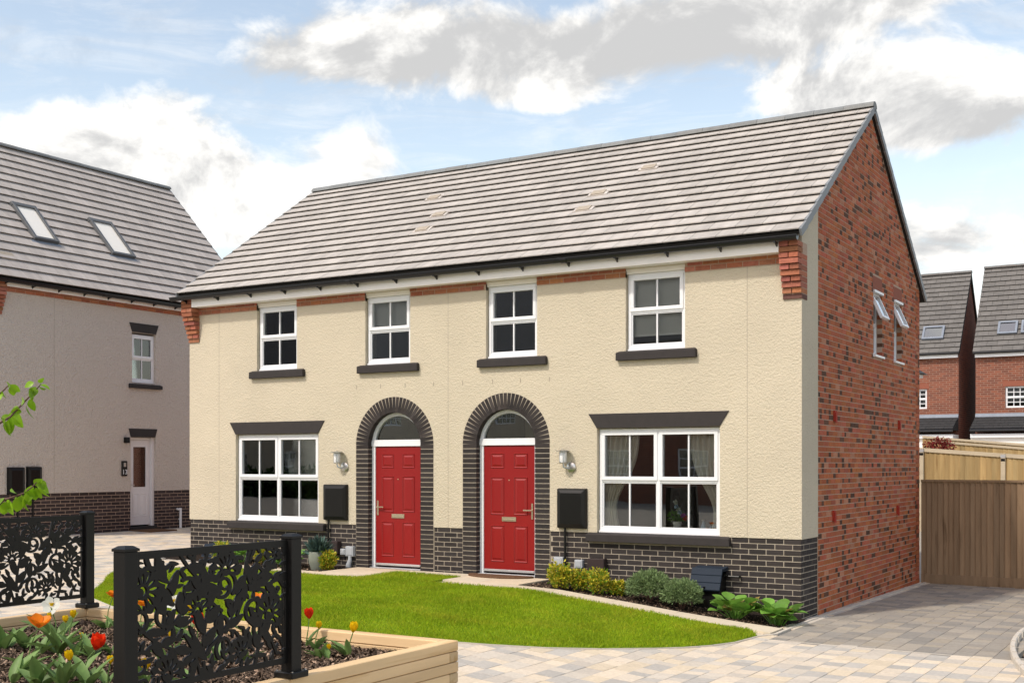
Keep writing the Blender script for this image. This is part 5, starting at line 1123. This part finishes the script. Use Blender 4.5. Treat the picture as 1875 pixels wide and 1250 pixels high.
# ------------------------------------------------------------------ timber planter
PZ = .24; PX0, PX1, PY0, PY1 = -5.2, -.65, -11.7, -7.19; PW = .125; PH = .0875; SOIL = .115
def planter():
    t = thing('raised_planter', 'raised planter of pale timber sleepers in the foreground', 'planter', ((PX0 + PX1) / 2, (PY0 + PY1) / 2, -.3)); LX = []; LY = []
    for k in range(7):
        z1 = PZ - k * PH; z0 = z1 - PH + .005; c = (z0 + z1) / 2; h = (z1 - z0) / 2; e = PW if k % 2 == 0 else 0.
        for X in (PX0 + PW / 2, PX1 - PW / 2):                       # run along Y
            a, b = PY0 + PW - e, PY1 - PW + e
            cut = [a, a + 2.45, b] if k % 2 == 0 else [a, a + 1.2, b]
            for p, q in zip(cut[:-1], cut[1:]): LY.append(((X + rng.uniform(-.002, .002), (p + q) / 2, c), (PW / 2, 0, 0), (0, (q - p) / 2 - .0015, 0), (0, 0, h), tv(1, .16)))
        for Y in (PY0 + PW / 2, PY1 - PW / 2):
            a, b = PX0 + e, PX1 - e
            cut = [a, a + 2.2, b] if k % 2 == 0 else [a, a + 1.5, a + 3.3, b]
            for p, q in zip(cut[:-1], cut[1:]): LX.append((((p + q) / 2, Y + rng.uniform(-.002, .002), c), ((q - p) / 2 - .0015, 0, 0), (0, PW / 2, 0), (0, 0, h), tv(1, .16)))
    def bev(): 
        V, F = chamfer_cube(.05); return V, F
    def sized(L, m, ax):
        for (c, u, v, w, ti) in L:
            b = MB(); hx, hy, hz = abs(u[0]), abs(v[1]), abs(w[2]); b.box(c[0] - hx, c[0] + hx, c[1] - hy, c[1] + hy, c[2] - hz, c[2] + hz); o = b.build('sleeper', m, t, bevel=.006); o.color = (*ti, 1)
    sized(LX, 'wood_x', 0); sized(LY, 'wood_y', 1)
    n = 26; xs = np.linspace(PX0 + PW - .005, PX1 - PW + .005, 40); ys = np.linspace(PY0 + PW - .005, PY1 - PW + .005, 40); X, Y = np.meshgrid(xs, ys, indexing='ij'); Z = SOIL + .012 * np.sin(X * 5) * np.sin(Y * 4.3) + rng.uniform(-.008, .008, X.shape)
    V = np.stack([X, Y, Z], -1).reshape(-1, 3); F = [(i * 40 + j, (i + 1) * 40 + j, (i + 1) * 40 + j + 1, i * 40 + j + 1) for i in range(39) for j in range(39)]; link('soil', np_mesh('soil', V, F, 'soil'), t)
    chips('bark_mulch', 34000, lambda n: np.stack([rng.uniform(PX0 + .14, PX1 - .14, n), rng.uniform(-11.2, PY1 - .14, n)], 1), lambda P: SOIL + .012 * np.sin(P[:, 0] * 5) * np.sin(P[:, 1] * 4.3) + .004, t, s=(.008, .026))
planter()
# ------------------------------------------------------------------ cut metal screens
SL, SH = 1.30, .835
def screen_field():
    r = np.random.default_rng(11); res = .0027; nx, ny = int(SL / res) + 1, int(SH / res) + 1; X, Y = np.meshgrid(np.arange(nx) * res, np.arange(ny) * res, indexing='ij')
    E = np.minimum(np.minimum(X, SL - X), np.minimum(Y, SH - Y)); B = np.where(Y > SH - .1, .044, np.where(Y < .1, .036, .018)); F = B - E          # solid field, positive in metal
    def win(c, rad):
        i0, i1 = max(0, int((c[0] - rad) / res)), max(1, min(nx, int((c[0] + rad) / res) + 2)); j0, j1 = max(0, int((c[1] - rad) / res)), max(1, min(ny, int((c[1] + rad) / res) + 2)); return slice(min(i0, nx - 1), i1), slice(min(j0, ny - 1), j1)
    holes = []
    def put(sl, f): F[sl] = np.maximum(F[sl], f)
    def stroke(pts, w0, w1):
        pts = np.array(pts); n = len(pts)
        for k in range(n):
            w = w0 + (w1 - w0) * k / (n - 1); sl = win(pts[k], w + .006); put(sl, w - np.hypot(X[sl] - pts[k][0], Y[sl] - pts[k][1]))
    def leaf(p, a, L, w, bend=0., pk=.85):
        sl = win(p, L * 1.15); x, y = X[sl] - p[0], Y[sl] - p[1]; x, y = x * math.cos(a) + y * math.sin(a), -x * math.sin(a) + y * math.cos(a); s = np.clip(x / L, 0, 1)
        hw = w * np.sin(np.pi * s ** pk) ** .7; yy = y - bend * L * s * s; f = np.where((x < 0) | (x > L), -.01, hw - np.abs(yy)); cw = .0062 * np.sin(np.pi * np.clip((s - .1) / .88, 0, 1)) ** .5; sd = 1 if bend >= 0 else -1
        if L > .09: F[sl] = np.where((s > .12) & (s < .97) & (yy * sd > 0), np.minimum(F[sl], np.abs(f + cw + .0005) - cw), F[sl])
        put(sl, f)
    def curl(p, a, R0, turns, sg, w):
        pts = []; q = np.array(p, float); n = 70; ds = turns * 2 * math.pi * R0 * .72 / n
        for k in range(n):
            rr = 1.25 * R0 * (1 - .6 * k / n); pts.append(q.copy()); a += sg * ds / rr; q = q + ds * np.array((math.cos(a), math.sin(a)))
        stroke(pts, w, w * .55); sl = win(q, .03); put(sl, w * 1.25 - np.hypot(X[sl] - q[0], Y[sl] - q[1]))
    def flower(c, a0, rad, k, span):
        sl = win(c, rad * 1.1); x, y = X[sl] - c[0], Y[sl] - c[1]; h = np.hypot(x, y); an = np.arctan2(-x * math.sin(a0) + y * math.cos(a0), x * math.cos(a0) + y * math.sin(a0))
        lobes = rad * (.86 + .14 * np.abs(np.cos(an * (k - 1) / span * math.pi / 1.0 + math.pi / 2 * (k % 2)))); put(sl, np.where(np.abs(an) < span / 2 + .12, lobes - h, .34 * rad - h)); holes.append((c, a0, rad, k, span))
    def stem(p, a, turn, n, L, w=.011, dt=0.):
        pts = [np.array(p, float)]; sd = 1; step = .012; q = np.array(p, float); k = 0
        while k < n * 6:
            a += turn * step + dt * step * k; q = q + step * np.array((math.cos(a), math.sin(a))); pts.append(q.copy()); k += 1
            if k % 6 == 3 and k > 4:
                leaf(q, a + sd * r.uniform(.6, .95), L * r.uniform(.8, 1.15), L * r.uniform(.17, .23), -sd * r.uniform(.1, .3)); sd = -sd
        stroke(pts, w, w * .7); leaf(q, a, L, L * .2, .1)
    for q in (((.07, .60), .35, .15, 8, 3.4), ((.50, .44), 1.9, .125, 8, 3.6), ((.735, .68), 1.5, .125, 8, 3.4), ((1.13, .36), .9, .14, 8, 3.6), ((.26, .08), 1.4, .13, 8, 3.2), ((.87, .13), 2.0, .11, 7, 3.4), ((1.20, .75), 2.9, .11, 7, 3.4)): flower(*q)
    for q in (((.22, .34), 1.30, 1.6, 4, .19), ((.16, .30), .3, 2.2, 4, .15), ((.56, .04), 1.75, -1.2, 6, .17), ((.60, .20), .5, 1.8, 4, .14), ((.84, .38), 1.2, -2.0, 5, .15), ((1.20, .08), 2.0, 1.0, 4, .14), ((.36, .80), -1.0, 1.5, 4, .16), ((.02, .42), -.9, 1.7, 5, .14), ((.92, .56), -.2, 1.6, 4, .13), ((.58, .80), -1.8, -1.5, 4, .14), ((1.0, .04), 1.2, 1.4, 4, .13), ((.70, .42), 2.6, -1.5, 3, .13), ((.95, .80), -1.9, 1., 3, .13), ((.10, .80), -1.2, 1.2, 3, .14), ((.40, .30), -.9, -1.6, 4, .13)): stem(*q)
    for c in (((.30, .50), 2.6, .075, 1.1, 1), ((.42, .28), -.6, .08, 1.15, -1), ((.38, .64), .5, .07, 1.1, -1), ((.64, .54), -1., .07, 1.1, 1), ((.80, .52), .8, .075, 1.1, 1), ((.93, .34), 2.2, .07, 1.1, -1), ((.12, .22), 2.4, .07, 1.1, 1), ((.68, .12), 2.4, .065, 1.1, -1), ((1.24, .22), 1.6, .07, 1.1, 1), ((.22, .76), -2.2, .065, 1.1, -1), ((.88, .74), 2.6, .06, 1., 1), ((1.08, .62), 1.8, .065, 1.1, 1), ((.46, .16), 2.9, .06, 1.1, 1), ((1.04, .20), 2.9, .06, 1.1, -1), ((.60, .74), .4, .06, 1.1, -1), ((1.02, .52), .3, .06, 1., -1), ((.74, .28), .9, .06, 1., 1), ((.05, .36), .2, .06, 1., 1), ((.48, .72), 2.2, .06, 1., -1), ((1.24, .56), 2.4, .055, 1., 1)): curl(*c, .0125)
    # fill the wide openings with leaves tied back to the nearest metal
    for t in range(9000):
        c = np.array((r.uniform(.04, SL - .04), r.uniform(.05, SH - .05))); lim = .024 if t < 3000 else .017; sl = win(c, lim)
        if (F[sl] > 0).any(): continue
        sw = win(c, .12); m = F[sw] > 0; d = np.where(m, np.hypot(X[sw] - c[0], Y[sw] - c[1]), 9); k = np.unravel_index(d.argmin(), d.shape); q = np.array((X[sw][k], Y[sw][k])); a = math.atan2(c[1] - q[1], c[0] - q[0]); L = float(np.linalg.norm(c - q)) + r.uniform(.01, .035)
        leaf(q - np.array((math.cos(a), math.sin(a))) * .012, a + r.uniform(-.35, .35), L + .012, L * r.uniform(.2, .28), r.choice([-.35, .35]))
    for c, a0, rad, k, span in holes:
        sl = win(c, rad * 1.1); x, y = X[sl] - c[0], Y[sl] - c[1]; h = np.hypot(x, y)
        for q in range(k):
            a = a0 + span * (q / (k - 1) - .5); u, v = x * math.cos(a) + y * math.sin(a), -x * math.sin(a) + y * math.cos(a); L = rad * (.50 if q % 2 else .42); t = np.clip((u - .30 * rad) / L, 0, 1); F[sl] = np.where((t > 0) & (t < 1), np.minimum(F[sl], np.abs(v) - (.0065 + .05 * rad * t) * np.sin(np.pi * t ** .7) ** .6), F[sl])
        u, v = x * math.cos(a0) + y * math.sin(a0), -x * math.sin(a0) + y * math.cos(a0); f = np.maximum(h - .20 * rad, .17 * rad - np.hypot(u + .14 * rad, v)); F[sl] = np.minimum(F[sl], f)
    F = np.minimum(np.maximum(F, B - E), .02)
    D = -F; D[E < .016] = -.01; return D, res
def screen_pattern():
    """trace the sheet's openings by marching squares"""
    D, res = screen_field()
    # marching squares on D = 0
    seg = {}; P = {}
    def vtx(i, j, k):                                  # k 0: edge to i+1, 1: edge to j+1
        key = (i, j, k)
        if key not in P:
            a = D[i, j]; b = D[i + 1, j] if k == 0 else D[i, j + 1]; t = a / (a - b); t = min(max(t, .05), .95); P[key] = ((i + t) * res, j * res) if k == 0 else (i * res, (j + t) * res)
        return key
    ins = D > 0; code = ins[:-1, :-1] * 1 + ins[1:, :-1] * 2 + ins[1:, 1:] * 4 + ins[:-1, 1:] * 8
    nb = {}
    for i, j in zip(*np.nonzero((code > 0) & (code < 15))):
        i, j = int(i), int(j); c = int(code[i, j]); e = {'b': (i, j, 0), 'r': (i + 1, j, 1), 't': (i, j + 1, 0), 'l': (i, j, 1)}
        T_ = {1: ['lb'], 2: ['br'], 3: ['lr'], 4: ['rt'], 5: ['lb', 'rt'], 6: ['bt'], 7: ['lt'], 8: ['tl'], 9: ['tb'], 10: ['br', 'tl'], 11: ['tr'], 12: ['lr'], 13: ['br'], 14: ['lb']}[c]
        for s in T_:
            p, q = vtx(*e[s[0]]), vtx(*e[s[1]]); nb.setdefault(p, []).append(q); nb.setdefault(q, []).append(p)
    seen = set(); loops = []
    for st in list(nb):
        if st in seen: continue
        lp = [st]; seen.add(st); cur = st
        while True:
            nx_ = [q for q in nb[cur] if q not in seen]
            if not nx_: break
            cur = nx_[0]; seen.add(cur); lp.append(cur)
        pts = np.array([P[k] for k in lp])
        if len(pts) < 8: continue
        for _ in range(2): pts = .25 * np.roll(pts, 1, 0) + .5 * pts + .25 * np.roll(pts, -1, 0)
        pts = pts[::2] if len(pts) > 16 else pts
        loops.append(pts)
    return loops
def screen_mesh():
    cu = bpy.data.curves.new('panel', 'CURVE'); cu.dimensions = '2D'; cu.fill_mode = 'BOTH'; cu.extrude = .008; cu.bevel_depth = .0016; cu.bevel_resolution = 0
    for pts in [np.array([(0, 0), (SL, 0), (SL, SH), (0, SH)])] + screen_pattern():
        sp = cu.splines.new('POLY'); sp.points.add(len(pts) - 1); sp.points.foreach_set('co', np.c_[pts, np.zeros(len(pts)), np.ones(len(pts))].ravel()); sp.use_cyclic_u = True
    o = bpy.data.objects.new('tmp', cu); COL.objects.link(o); me = bpy.data.meshes.new_from_object(o.evaluated_get(bpy.context.evaluated_depsgraph_get())); bpy.data.objects.remove(o)
    a = me.attributes.new('tint', 'FLOAT_COLOR', 'POINT'); a.data.foreach_set('color', np.ones(4 * len(me.vertices))); me.materials.clear(); me.materials.append(M['black_powder']); return me
SCREEN = screen_mesh()
def screen(x, ya, yb, label):
    """posts centred at (x, ya) and (x, yb), ya nearer the camera"""
    t = thing('decorative_screen', label, 'screen', (x, (ya + yb) / 2, PZ), 'black cut metal screens on the planter')
    for y in (ya, yb):
        m = MB(); h = .05; m.box(x - h, x + h, y - h, y + h, PZ + .001, 1.19); p = m.build('post', 'black_powder', t, bevel=.004)
        m = MB(); m.add([(x - .056, y - .056, 1.19), (x + .056, y - .056, 1.19), (x + .056, y + .056, 1.19), (x - .056, y + .056, 1.19), (x - .056, y - .056, 1.205), (x + .056, y - .056, 1.205), (x + .056, y + .056, 1.205), (x - .056, y + .056, 1.205)], BOXF)
        m.add([(x - .055, y - .055, 1.205), (x + .055, y - .055, 1.205), (x + .055, y + .055, 1.205), (x - .055, y + .055, 1.205), (x - .03, y - .03, 1.222), (x + .03, y - .03, 1.222), (x + .03, y + .03, 1.222), (x - .03, y + .03, 1.222)], BOXF); m.build('cap', 'black_powder', p)
        m = MB(); m.box(x - .085, x + .085, y - .085, y + .085, PZ + .0005, PZ + .045); m.build('foot', 'black_powder', p, bevel=.006)
        for sx in (-1, 1):
            for sy in (-1, 1): m = MB(); m.lathe([(.009, 0), (.009, .006), (.004, .008)], (x + sx * .068, y + sy * .068, PZ + .045), 6); m.build('bolt', 'steel', p)
    o = link('panel', SCREEN, t); s = ((yb - ya) - .10) / SL
    o.matrix_basis = Matrix(((0, 0, 1, x), (s, 0, 0, ya + .05), (0, 1, 0, .345), (0, 0, 0, 1)))
screen(-.70, -10.615, -9.185, 'black leaf-cut metal screen nearest the camera on the planter edge')
screen(-5.13, -8.70, -7.26, 'black leaf-cut metal screen at the far left of the planter')
# ------------------------------------------------------------------ tulips, daffodils and the young tree in the planter
def pxz(px, py, base):
    """point at image (px,py) standing vertically over the ground point 'base' depth"""
    z = (np.array(base) - CAM) @ AX; d = ray(px, py); return CAM + d * z
def flower(bloom, base, kindf, label, size=.06, leaves=4, lh=.2, grp='spring flowers in the planter'):
    size *= 1.3 if kindf in ('yellow', 'red') else 1.12
    b = onZ(base[0], base[1], SOIL + .012); b[0] = min(max(b[0], PX0 + .18), PX1 - .17); b[1] = min(b[1], PY1 - .17); top = pxz(*bloom, b); name = 'daffodil' if kindf == 'white' else 'tulip'
    t = thing(name, label, 'flower', tuple(b), grp); mid = (b + top) / 2 + np.array((rng.uniform(-.02, .02), rng.uniform(-.02, .02), .01)); m = MB(); m.tube([b - (0, 0, .03), b + (mid - b) * .5, mid, top - (0, 0, size * .25)], [.006, .0055, .005, .0045], 6); m.build('stem', 'leaf_tulip', t, smooth=True)
    d = top - mid; d = d / np.linalg.norm(d); L = []; mat_ = {'orange': 'petal_orange', 'red': 'petal_red', 'yellow': 'petal_yellow', 'white': 'petal_white'}[kindf]; d = d * .8 + np.array((rng.uniform(-.3, .3), -.25, .7)) if kindf != 'white' else -AX * .9 + np.array((.1, 0, .45)); d /= np.linalg.norm(d)
    u, v, w = orient(d, (0.3, .9, .1)); op = {'orange': 1.0, 'red': .62, 'yellow': .55, 'white': 1.35}[kindf]; c0 = top - d * size * .35
    for k in range(6):
        a = k * math.pi / 3 + (.15 if k % 2 else 0); rad = u * math.cos(a) + w * math.sin(a); o = op * (1.0 if k % 2 else .85); dd = d * math.cos(o) + rad * math.sin(o)
        uu, vv, ww = orient(dd, d); 
        if ww @ d < 0: ww = -ww
        L.append((c0 + rad * size * .12, uu * size * 1.05, dd * size * 1.15, ww * size * 1.1 if op < 1.2 else ww * size * .25, tuple(np.ones(3) * rng.uniform(.85, 1.12))))
    pieces('petal', L, mat_, t, 300, proto=PETAL if op < .9 else PETAL_OPEN, smooth=True)
    m = MB(); m.lathe([(.004, 0), (.012, .01), (.010, .022), (.002, .03)] if kindf != 'white' else [(.01, 0), (.018, .02), (.022, .028), (.015, .028), (.004, .008)], tuple(c0), 8); m.build('centre', 'stamen' if kindf != 'white' else 'petal_yellow', t)
    if leaves: clump_leaves(t, b, leaves, lh)
def clump_leaves(t, b, n, lh, m='leaf_tulip', proto=None, wid=1.):
    L = []
    for k in range(n):
        a = rng.uniform(0, 6.28); e = rng.uniform(.55, 1.35); dd = np.array((math.cos(a) * math.cos(e), math.sin(a) * math.cos(e), math.sin(e))); l = lh * rng.uniform(.7, 1.25)
        L.append(leafpiece(b + np.array((math.cos(a) * .015, math.sin(a) * .015, -.01)), dd, l, l * wid * rng.uniform(.8, 1.2), rng.uniform(-.5, .5), tuple(np.array((1, 1, 1)) * rng.uniform(.75, 1.3))))
    pieces('leaf', L, m, t, 300, proto=LEAF_STRAP if proto is None else proto, smooth=True)
FL = [((207, 1088), (195, 1150), 'orange', 'wide open orange tulip standing just left of the near screen post', .062, 4, .19),
      ((93, 1107), (104, 1172), 'white', 'white daffodil with a yellow cup in the planter', .065, 6, .30),
      ((72, 1140), (48, 1225), 'orange', 'large orange tulip at the left front of the planter', .088, 4, .22),
      ((91, 1128), (95, 1176), 'yellow', 'small yellow tulip below the white daffodil', .034, 2, .15),
      ((120, 1135), (118, 1182), 'yellow', 'yellow tulip right of the white daffodil', .042, 3, .17),
      ((134, 1126), (126, 1178), 'yellow', 'taller yellow tulip furthest right of the yellow trio', .046, 3, .18),
      ((150, 1164), (152, 1192), 'yellow', 'yellow tulip bud low between leaves', .03, 3, .14),
      ((177, 1180), (150, 1232), 'red', 'scarlet tulip near the middle front of the planter', .082, 4, .20),
      ((127, 1203), (122, 1245), 'yellow', 'pointed yellow tulip in front of the scarlet one', .052, 5, .2),
      ((202, 1210), (196, 1252), 'yellow', 'ragged yellow tulip next to the near screen post', .04, 3, .16),
      ((262, 1105), (262, 1165), 'orange', 'orange tulip seen through the left edge of the near screen', .06, 4, .2),
      ((316, 1100), (318, 1160), 'white', 'white daffodil seen through the near screen', .06, 5, .25),
      ((346, 1117), (345, 1165), 'yellow', 'yellow tulip seen through the near screen beside a scarlet one', .05, 4, .2),
      ((362, 1139), (360, 1185), 'red', 'scarlet tulip seen through the middle of the near screen', .085, 4, .2),
      ((316, 1165), (318, 1200), 'yellow', 'yellow tulip seen low through the near screen', .045, 4, .18),
      ((266, 1220), (262, 1262), 'yellow', 'yellow tulip seen through the lower left corner of the near screen', .055, 4, .2),
      ((448, 1180), (446, 1210), 'yellow', 'yellow tulip seen low through the right of the near screen', .04, 3, .16),
      ((472, 1093), (468, 1165), 'orange', 'orange tulip seen through the right of the near screen', .055, 4, .2),
      ((566, 1126), (560, 1180), 'red', 'scarlet tulip right of the near screen', .062, 2, .18),
      ((584, 1146), (577, 1188), 'yellow', 'yellow tulip beside the scarlet one right of the screen', .042, 4, .2),
      ((647, 1151), (637, 1200), 'yellow', 'double yellow tulip furthest right in the planter', .058, 4, .22),
      ((603, 1185), (601, 1206), 'yellow', 'short yellow tulip low between the leaves on the right', .03, 3, .15)]
for f in FL: flower(f[0], f[1], f[2], f[3], *f[4:])
def leaf_clump(px, py, n, lh, label):
    b = onZ(px, py, SOIL + .01); t = thing('tulip_leaves', label, 'plant', tuple(b), 'tulip leaf clumps in the planter'); clump_leaves(t, b, n, lh)
for px, py, n, lh, lb in [(8, 1188, 8, .26, 'broad tulip leaf clump at the left picture edge'), (28, 1178, 6, .22, 'tulip leaf clump against the far left boards'), (45, 1185, 6, .2, 'tulip leaf clump beneath the large orange tulip'), (72, 1196, 7, .2, 'dense tulip leaf clump under the yellow tulips'), (108, 1196, 9, .24, 'largest tulip leaf clump at the daffodil foot'), (140, 1200, 7, .22, 'tulip leaf clump just behind the scarlet tulip'), (168, 1202, 6, .2, 'tulip leaf clump beside the scarlet tulip'),
        (222, 1165, 6, .26, 'tulip leaf clump behind the near screen post'), (205, 1195, 6, .24, 'tulip leaf clump left of the near screen post'), (20, 1250, 8, .26, 'tulip leaf clump in the bottom left corner'), (68, 1258, 8, .28, 'tulip leaf clump on the bottom edge left of centre'), (110, 1262, 7, .24, 'tulip leaf clump on the bottom edge below the pointed yellow tulip'), (160, 1258, 6, .22, 'tulip leaf clump on the bottom edge near the post'),
        (590, 1203, 6, .17, 'tulip leaf clump right of the screen foot'), (300, 1215, 6, .2, 'tulip leaf clump seen through the lower screen'), (400, 1210, 6, .2, 'tulip leaf clump seen through the middle screen'), (345, 1250, 5, .18, 'tulip leaf clump seen below the screen')]: leaf_clump(px, py, n, lh, lb)
def young_tree():
    z = 8.0; at = lambda px, py, dz=0.: CAM + ray(px, py) * (z + dz); b0 = at(-120, 900); base = np.array((b0[0], b0[1], SOIL - .05)); t = thing('young_tree', 'young cherry tree whose leafy branches reach in from the left', 'tree', tuple(base)); m = MB(); topp = base + np.array((.05, .02, 2.6)); m.tube([base, base + np.array((.02, 0, .9)), base + np.array((.0, .02, 1.8)), topp], [.03, .025, .018, .008], 8); m.build('trunk', 'twig', t, smooth=True)
    def branch(pts, leaves):
        W_ = [at(*p) for p in pts]; s = base.copy(); s[2] = W_[0][2] - .12; W_ = [s] + W_; mb = MB(); mb.tube(W_, list(np.linspace(.011, .003, len(W_))), 6); br = mb.build('branch', 'twig', t, smooth=True); L = []
        for (px, py, dx, dy, l) in leaves:
            p = at(px, py, rng.uniform(-.05, .05)); q = at(px + dx, py + dy, rng.uniform(-.06, .06)); d = q - p; L.append(leafpiece(p, d, l / FPX * z * 1.0, l / FPX * z * rng.uniform(.95, 1.35), rng.uniform(-.9, .9), tuple(np.array((1, 1, 1)) * rng.uniform(.7, 1.35)), upv=-AX + rng.normal(0, .3, 3)))
        pieces('leaf', L, 'leaf_bright', br, 300, proto=LEAF_DROOP, smooth=True)
    branch([(-60, 812), (-10, 780), (20, 762), (45, 735), (60, 720), (75, 703)], [(72, 704, 18, 4, 22), (70, 700, 12, -8, 16), (66, 708, -8, 14, 24), (60, 712, -10, 12, 20), (62, 700, -10, 4, 18), (70, 706, 14, 12, 20), (62, 715, -4, 12, 20), (58, 720, -2, 12, 16), (55, 730, 6, 22, 24), (48, 742, 8, 26, 28), (45, 735, -14, -2, 22), (36, 745, -14, 6, 22), (32, 745, -6, 20, 28), (28, 752, -8, 22, 28), (30, 758, 6, 20, 30), (22, 762, 12, 18, 28), (20, 765, -2, 22, 30), (15, 770, -4, 26, 30), (10, 768, -12, 4, 20), (2, 765, 10, -3, 20), (12, 775, 2, 18, 24)])
    branch([(-50, 760), (-10, 728), (5, 716), (18, 703)], [(18, 703, -12, 4, 18), (18, 704, 14, 10, 24), (20, 706, 4, 14, 22), (4, 716, 4, 14, 20), (2, 718, -4, 12, 20)])
    branch([(-60, 940), (-10, 925), (5, 916), (25, 909), (45, 902), (60, 890), (72, 878)], [(62, 886, 14, -8, 24), (58, 888, -6, 10, 26), (68, 884, 20, 8, 26), (70, 886, 14, 12, 26), (72, 890, 10, 16, 26), (66, 892, 6, 20, 28), (60, 895, 2, 20, 28), (55, 898, -4, 18, 26), (48, 902, -2, 18, 28), (45, 904, 6, 16, 26), (40, 905, 4, 26, 32), (36, 908, -4, 24, 32), (30, 903, -10, -4, 22), (30, 908, 0, 18, 26), (14, 914, 4, 22, 30), (8, 918, 0, 24, 30), (3, 912, -6, 6, 22), (44, 900, 12, 6, 22)])
young_tree()
# ------------------------------------------------------------------ the other side of the court, seen in the window reflections
def across(name, label, x0, x1, y0, m, ez, rz):
    H = thing(name, label, 'house', ((x0 + x1) / 2, y0 - 3, .2)); T = lambda p: np.stack([p[:, 0], y0 + p[:, 1], p[:, 2]], 1); n = max(2, int((x1 - x0) / 3)); wins = [(x0 + (x1 - x0) * (k + .5) / n - .6, x0 + (x1 - x0) * (k + .5) / n + .6, z, z + 1.3) for k in range(n) for z in (.95, 3.5)]
    q = MB(T); wall_cells(q, x0, x1, -.5, ez, wins, -.3, 0.); q.box(x0, x1, -7., -6.8, -.5, ez); q.box(x0, x0 + .3, -6.8, -.3, -.5, ez); q.box(x1 - .3, x1, -6.8, -.3, -.5, ez)
    q.build('wall', m, H); q = MB(T)
    for s, d in ((.25, -3.5), (-7.25, -3.5)): q.add([(x0 - .1, s, ez - .1), (x1 + .1, s, ez - .1), (x1 + .1, d, rz - .1), (x0 - .1, d, rz - .1), (x0 - .1, s, ez), (x1 + .1, s, ez), (x1 + .1, d, rz), (x0 - .1, d, rz)], BOXF)
    q.build('roof', 'tile_far', H)
    for w in wins: gridwindow(H, T, *w, 4, 2)
across('cream_house_across', 'cream house across the court, visible only as a window reflection', -44, -18.2, -30, 'render_beige', 6.6, 10.6)
across('brick_house_across', 'red brick house across the court, visible only as a window reflection', -18, -5, -28, 'brick_courses', 6.6, 10.6)
def hedge():
    t = thing('hedge', 'dark green hedge across the court, reflected in the left window', 'hedge', (-31, -22, .3)); n = 9000; P = np.stack([rng.uniform(-42, -24, n), rng.uniform(-22.6, -21.4, n), rng.uniform(.1, 1.25, n) + .25 * np.sin(np.arange(n))], 1); D = rng.normal(0, 1, (n, 3)); D /= np.linalg.norm(D, axis=1)[:, None]; leaf_cloud('foliage', P, D, .28, .5, 'leaf_dark', t, rng.uniform(.5, 1.8, (n, 1)) * np.ones((1, 3)))
    m = MB()
    for x in np.arange(-41.5, -24, 1.): m.tube([(x, -22, .1), (x, -22, 1.1)], .05, 5)
    m.build('stem', 'twig', t)
hedge()
print('OBJECTS', len(bpy.data.objects), 'TRIS', sum(len(m.polygons) for m in bpy.data.meshes))
